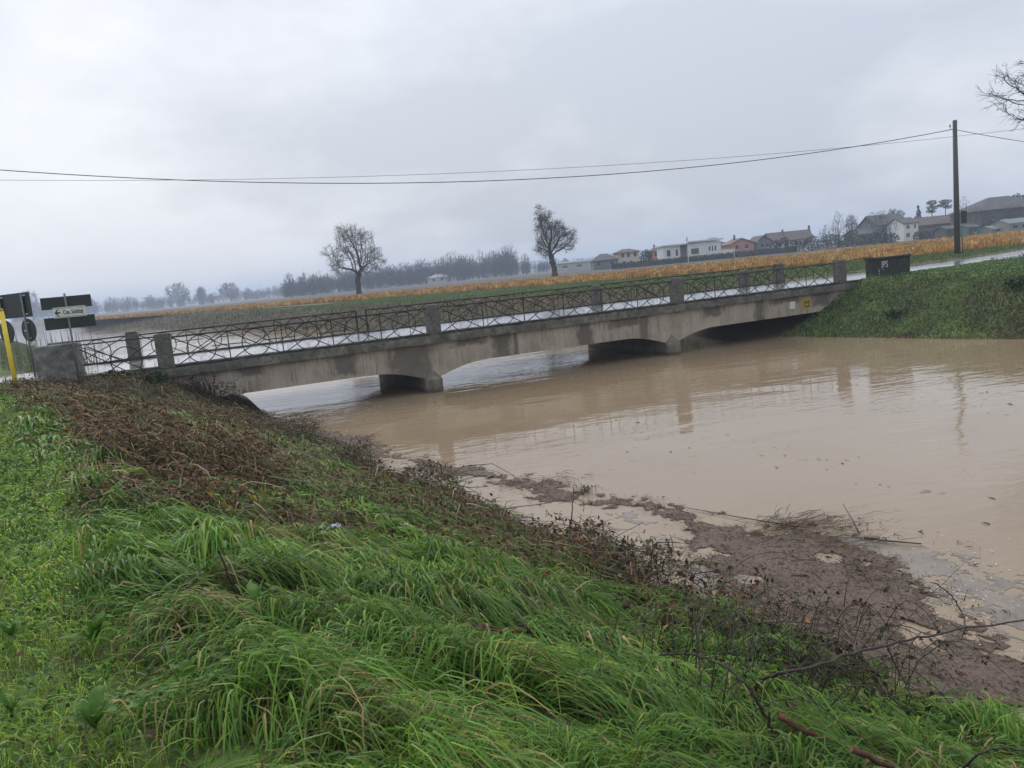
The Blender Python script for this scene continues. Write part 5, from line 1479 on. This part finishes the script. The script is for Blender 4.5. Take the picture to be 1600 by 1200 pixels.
o = m_.build('stems', 'cane', tg, True); o['kind'] = 'stuff'
tips_ = np.array(tips_)
kk = len(tips_) * 3; c_ = np.repeat(tips_, 3, 0) + RNG.normal(0, .02, (kk, 3)) + np.array([0, 0, -.03])
o = veg('withered_leaves', [leafquads(c_, RNG.uniform(.025, .06, kk), pick(kk, [(.035, .025, .018), (.055, .038, .026), (.03, .035, .018)], [2, 2, 1]), .1)], 'dry_leaf', tg); o['kind'] = 'stuff'
cane('dead_stalk', 'upright dark stalk standing at the waterline left of the raft', [(889, 852, .0), (891, 825, .22), (894, 795, .48), (896, 760, .76)], .012, .006, cat='stalk')
cane('dead_stalk', 'leaning thin stalk at the waterline near the first pier', [(505, 735, .0), (525, 712, .2), (540, 690, .42), (549, 668, .64)], .014, .006, cat='stalk')
cane('dead_stalk', 'bent dark stalk in the grass left of centre', [(375, 945, .0), (362, 912, .14), (350, 880, .28), (340, 858, .38)], .006, .004, cat='stalk')
cane('dead_stalk', 'short dark stump of a stalk in the left grass', [(119, 962, .0), (121, 940, .08), (124, 921, .16)], .009, .007, cat='stalk')
cane('fallen_branch', 'long thin branch lying from the brush down to the water', [(640, 808, .12), (740, 800, .2), (840, 788, .3), (905, 780, .3), (912, 800, .1)], .009, .005)
cane('fallen_branch', 'dead branch pointing up out of the bank over brown water', [(920, 860, .06), (955, 842, .22), (1005, 816, .42)], .009, .004)
cane('fallen_branch', 'forked twig lying at the water edge above the grass', [(700, 748, .1), (730, 736, .22), (765, 735, .26), (790, 742, .18)], .007, .003)
cane('fallen_branch', 'thin branch across the brown brush left of the litter', [(500, 800, .2), (600, 800, .26), (700, 806, .22)], .007, .004)
def log(label, a, b_, r_, ha, hb):
    A_ = land(*a, ha); B_ = land(*b_, hb)
    root = empty('broken_log', tuple(A_)); tag(root, label, 'log', 'reddish logs in the grass')
    v = B_ - A_
    pts = [tuple(v * t_ + np.array([random.gauss(0, r_ * .28) for _ in range(3)])) for t_ in np.linspace(0, 1, 7)]
    MB().tube(pts, [r_ * random.uniform(.75, 1.12) * (1 - .35 * i / 6) for i in range(7)], 10).build('stem', 'red_bark', root, True)
    d = Vector(v).normalized() * .004
    MB().tube([tuple(Vector(pts[0]) - d), tuple(Vector(pts[0]) + d * .2)], [r_ * .82, r_ * .9], 10).build('cut_end', 'cut_wood', root)
log('short reddish broken log in the centre of the long grass', (750, 980), (815, 986), .019, .22, .16)
log('reddish log half buried under the brambles at lower right', (1218, 1118), (1292, 1160), .019, .23, .19)
log('end of a reddish log at the bottom edge right of centre', (1335, 1172), (1395, 1200), .019, .22, .18)
cane('fallen_branch', 'dark broken stick beside the short reddish log', [(805, 955, .2), (822, 978, .16), (838, 1000, .06)], .012, .010)
# crumpled plastic litter
P = land(515, 824, .17)
m_ = MB(); gx_, gy_ = 9, 6
for i in range(gx_):
    for j in range(gy_):
        m_.v.append(((i / (gx_ - 1) - .5) * .20 + random.gauss(0, .008), (j / (gy_ - 1) - .5) * .09 + random.gauss(0, .012), random.uniform(-.025, .03)))
for i in range(gx_ - 1):
    for j in range(gy_ - 1):
        a = i * gy_ + j; m_.f.append((a, a + gy_, a + gy_ + 1, a + 1))
o = m_.build('plastic_litter', 'plastic_white', None, False, tuple(P)); o.rotation_euler = (0, 0, .3)
so_ = o.modifiers.new('thick', 'SOLIDIFY'); so_.thickness = .004
tag(o, 'crumpled white plastic bag lying in the brush above the water', 'litter')
P = land(634, 822, .2)
m_ = MB().bevbox(-.03, .03, -.02, .02, -.012, .018, .008, .008)
tag(m_.build('plastic_litter', 'plastic_white', None, False, tuple(P)), 'tiny white scrap right of the plastic bag', 'litter')

# ------------------------------------------------------------------ floating scum and drift on the water
def scum_field(x, y):
    """>0 where the raft floats: a band 0.5 to 3 m off the near shore, swelling downstream"""
    p, q = pq(x, y)
    d = q - shore_near(p)
    ou = np.interp(p, [-3, 3.2, 3.7, 4.3, 4.9, 5.9, 6.7, 7.8, 8.7, 10, 11.9, 13.9, 16, 18.9, 21, 23], [1.3, 1.32, 1.4, 1.76, 2.13, 2.58, 2.73, 2.6, 2.3, 2.05, 1.95, 1.44, 1.0, .9, .6, .2])
    inn = np.interp(p, [-3, 3.5, 5.3, 6.2, 7.0, 8.2, 9.3, 10, 11.5, 13.2, 14.1, 15, 16.4, 19, 23], [-.3, -.1, .1, .3, .95, 1.75, 1.45, .95, 1.2, .97, .82, .9, .3, 0, 0])
    cen = (ou + inn) / 2; hw = (ou - inn) / 2 - .04
    n1_ = fbm(x * 1.1, y * 1.1, 4) - .5; n2_ = fbm(x * 6, y * 6, 3) - .5
    return hw - np.abs(d - cen) + .9 * n1_ + .75 * n2_ + .35 * (vnoise(x * 17, y * 17) - .5) - .55 * sst(.60, .72, fbm(x * 1.9 + 70, y * 1.9, 3))
STEP = .035
pa = np.arange(-2.5, 22, STEP * 1.6); qa = np.arange(5.5, 11.6, STEP)
PM, QM = np.meshgrid(pa, qa, indexing='ij')
X_, Y_ = xy(PM, QM); X_ = X_ + RNG.uniform(-.012, .012, X_.shape); Y_ = Y_ + RNG.uniform(-.012, .012, Y_.shape)
fld = scum_field(X_, Y_)
Zs = WATER + .006 + .045 * sst(0, .6, fld) * (.15 + fbm(X_ * 5, Y_ * 5, 3) ** 1.5)
idm = np.arange(X_.size).reshape(X_.shape)
cell = (fld[:-1, :-1] > 0) & (fld[1:, :-1] > 0) & (fld[:-1, 1:] > 0) & (fld[1:, 1:] > 0) & (terr(X_[:-1, :-1], Y_[:-1, :-1]) < WATER + .02)
qd = np.stack([idm[:-1, :-1], idm[:-1, 1:], idm[1:, 1:], idm[1:, :-1]], -1)[cell]
used, inv = np.unique(qd.ravel(), return_inverse=True)
Vv = np.stack([X_.ravel(), Y_.ravel(), Zs.ravel()], 1)[used]
me = np_mesh('floating_scum', Vv, inv, np.arange(len(qd)) * 4, np.full(len(qd), 4), None, 'scum', True)
tag(np_obj('floating_scum', me), 'purplish brown raft of silt and scum along the near water edge', 'scum', None, 'stuff')
# bluish grey film of silt drifting off the raft
def film_field(x, y):
    p, q = pq(x, y); d = q - shore_near(p)
    n1_ = fbm(x * .9 + 40, y * 2.2, 4) - .5; n2_ = fbm(x * 7, y * 7 + 8, 3) - .5
    o_ = np.interp(p, [-3, 3.2, 4.3, 5.4, 6.3, 7], [2.3, 2.35, 2.5, 2.75, 2.75, 2.5])
    w_ = np.interp(p, [-3, 3.2, 4.6, 5.6, 6.4, 7.2], [.75, .85, .75, .45, .2, -.5])
    i_ = .45 - np.abs(d - np.interp(p, [6, 7.5, 9.5], [.75, 1.1, 1.7])) - 4 * sst(9.2, 10.2, p) - 4 * sst(6.2, 5.4, p)
    return np.maximum(w_ - np.abs(d - o_), i_) + 1.7 * n1_ + 1.3 * n2_ + .6 * (vnoise(x * 21, y * 21) - .5) - .30
fl2 = film_field(X_, Y_)
cell = (fl2[:-1, :-1] > 0) & (fl2[1:, :-1] > 0) & (fl2[:-1, 1:] > 0) & (fl2[1:, 1:] > 0) & (terr(X_[:-1, :-1], Y_[:-1, :-1]) < WATER) & (fld[:-1, :-1] < .05)
qd = np.stack([idm[:-1, :-1], idm[:-1, 1:], idm[1:, 1:], idm[1:, :-1]], -1)[cell]
used, inv = np.unique(qd.ravel(), return_inverse=True)
Vv = np.stack([X_.ravel(), Y_.ravel(), np.full(X_.size, WATER + .004)], 1)[used]
tag(np_obj('silt_film', np_mesh('silt_film', Vv, inv, np.arange(len(qd)) * 4, np.full(len(qd), 4), None, 'scum_film', True)), 'thin bluish grey film of silt on the water around the raft', 'scum', None, 'stuff')
def drift(n_, cond, lo, hi, pal, wts, thick, lift=.02, along=None):
    p = RNG.uniform(-2.5, 21, n_ * 6); q = RNG.uniform(5.6, 12, n_ * 6)
    x, y = xy(p, q); k = cond(x, y, p, q) & (terr(x, y) < WATER + .03)
    x, y = x[k][:n_], y[k][:n_]; m = len(x)
    rt_ = np.stack([x, y, np.full(m, WATER + .012) + RNG.uniform(0, lift, m)], 1)
    a = RNG.normal(math.atan2(RD[1], RD[0]), .8, m) if along else RNG.uniform(0, 6.28, m)
    Ln = RNG.uniform(lo, hi, m) ** 1.0
    return blades(rt_, a, Ln, RNG.uniform(0, .02, m), thick * RNG.uniform(.6, 1.5, m), pick(m, pal, wts), 2, droop=.5)
DR = [(.030, .020, .014), (.060, .040, .026), (.12, .085, .05), (.018, .013, .010)]
core = lambda x, y, p, q: scum_field(x, y) > -.02
rim = lambda x, y, p, q: (scum_field(x, y) > -.35) & (RNG.random(len(x)) < .5)
outer = lambda x, y, p, q: (q - shore_near(p) > 1.7) & (q - shore_near(p) < 3.6) & (p < 6.3) & (fbm(x * 1.6, y * 1.6 + 50, 3) > .42)
ps = [drift(7000, core, .02, .12, DR, [3, 3, 1.2, 3], .006), drift(2500, core, .06, .26, DR, [3, 3, 1.5, 2], .006, along=True), drift(1800, rim, .02, .10, DR, [3, 3, 1, 3], .007), drift(2600, outer, .02, .12, DR, [3, 1, .4, 4], .013)]
p = RNG.uniform(-2, 14, 9000); q = RNG.uniform(6, 10.5, 9000); x, y = xy(p, q); k = scum_field(x, y) > .15; x, y = x[k][:2600], y[k][:2600]
c_ = np.stack([x, y, np.full(len(x), WATER + .03)], 1)
ps.append(leafquads(c_, RNG.uniform(.012, .04, len(x)), pick(len(x), [(.05, .03, .02), (.09, .055, .03), (.16, .12, .08), (.03, .02, .014)], [3, 2, .6, 3]), .8))
# sparse flecks carried on the open current
p = RNG.uniform(4, 30, 900); q = RNG.uniform(9.5, 28, 900); x, y = xy(p, q); k = fbm(p * .12, q * .9, 3) > .53; x, y = x[k], y[k]; n_ = len(x)
ps.append(blades(np.stack([x, y, np.full(n_, WATER + .008)], 1), RNG.normal(math.atan2(RD[1], RD[0]), .5, n_), RNG.uniform(.03, .14, n_), np.full(n_, .006), RNG.uniform(.012, .03, n_), pick(n_, [(.07, .05, .03), (.30, .25, .18), (.12, .09, .06)], [2, 1.5, 2]), 2, droop=.5))
tag(veg('floating_drift', ps, 'dry_leaf'), 'small twigs and leaf litter floating on the scum raft', 'drift', None, 'stuff')
# heap of dry stalks on the raft's outer edge
def heap(px, py, n_, sx_, sy_, lo, hi, hgt, ang):
    P_ = gz(px, py, WATER)
    rt_ = P_ + np.stack([RNG.normal(0, sx_, n_), RNG.normal(0, sy_, n_), RNG.uniform(.01, hgt, n_)], 1)
    return blades(rt_, RNG.normal(ang, .5, n_), RNG.uniform(lo, hi, n_), RNG.uniform(0, .05, n_), RNG.uniform(.005, .011, n_), pick(n_, [(.14, .095, .045), (.09, .06, .03), (.05, .035, .02)], [2, 3, 2]), 2, droop=.5)
tag(veg('stalk_heap', [heap(1240, 826, 420, .42, .2, .12, .5, .10, .2), heap(1300, 850, 160, .3, .2, .1, .4, .06, -.4), heap(840, 752, 130, .6, .2, .08, .3, .05, -.6)], 'dry_leaf'), 'low heap of dry yellow-brown stalks on the outer edge of the raft', 'stalks', None, 'stuff')
# pale foam flecks beside the raft
fo = np.array([gz(a, b_, WATER) for a, b_ in zip(RNG.normal(1500, 42, 420), RNG.normal(935, 46, 420))])
sel = np.abs((fo[:, 0] - 4.6) * .5 + (fo[:, 1] - 8.0)) < 2.2
fo = fo[sel] + np.array([0, 0, .012])
simple('foam', (.42, .38, .32), (.6, .56, .5), 20, .6, 0)
tag(veg('water_foam', [leafquads(fo, RNG.uniform(.008, .028, len(fo)), np.full((len(fo), 3), .45), .9, 1.1, .05)], 'foam'), 'pale foam flecks on the churned water right of the raft', 'foam', None, 'stuff')
# loose sticks afloat
def fstick(label, pts, r_):
    W_ = [gz(a, b_, WATER) + np.array([0, 0, h_]) for a, b_, h_ in pts]
    o = MB().tube([tuple(a - W_[0]) for a in W_], [r_ * (1 - .5 * i / (len(W_) - 1)) for i in range(len(W_))], 6).build('floating_stick', 'cane', None, True, tuple(W_[0]))
    tag(o, label, 'stick', 'sticks floating on the water')
fstick('long dark stick floating beyond the raft, right of the stalk heap', [(1350, 842, .02), (1380, 848, .03), (1440, 852, .02)], .016)
fstick('thin stick poking out of the water past the stalk heap', [(1345, 836, -.02), (1332, 825, .12), (1318, 813, .24)], .009)
fstick('long thin stalk trailing left from the heap', [(1245, 826, .03), (1160, 812, .03), (1072, 795, .02)], .010)
fstick('short floating log piece in the middle of the raft', [(1237, 903, .02), (1262, 903, .03)], .024)
fstick('small twig lying across the lower raft', [(1262, 888, .02), (1285, 912, .04)], .007)
fstick('arched twig in the water at the left end of the raft', [(692, 750, 0.0), (725, 736, .1), (770, 732, .1), (805, 744, 0.0)], .010)
# tuft of drowned plant
P = gz(912, 770, WATER)
tag(veg('drowned_plant', [blades(P + np.stack([RNG.normal(0, .10, 90), RNG.normal(0, .08, 90), np.zeros(90)], 1), RNG.uniform(0, 6.28, 90), RNG.uniform(.03, .2, 90), RNG.uniform(.0, .16, 90), np.full(90, .008), pick(90, [(.04, .03, .02), (.07, .05, .03)], [1, 1]), 3, droop=.6)], 'dry_leaf'), 'small dark plant tuft sticking out of the water by the stalk', 'plant')

# ------------------------------------------------------------------ haze: one closed box of thin even air
hm = bpy.data.materials.new('haze'); hm.use_nodes = True
ht = hm.node_tree; ht.nodes.remove(ht.nodes['Principled BSDF'])
pv = ht.nodes.new('ShaderNodeVolumePrincipled')
pv.inputs['Color'].default_value = (0.70, 0.81, 1.0, 1)
pv.inputs['Density'].default_value = 0.00072
pv.inputs['Anisotropy'].default_value = 0.0
ht.links.new(pv.outputs[0], ht.nodes['Material Output'].inputs['Volume'])
MATS['haze'] = hm
hz_ = MB().box(-3900, 3900, -3900, 3900, -4.6, 32).build('haze', 'haze')
tag(hz_, 'thin grey winter haze over the fields', 'haze', None, 'stuff')
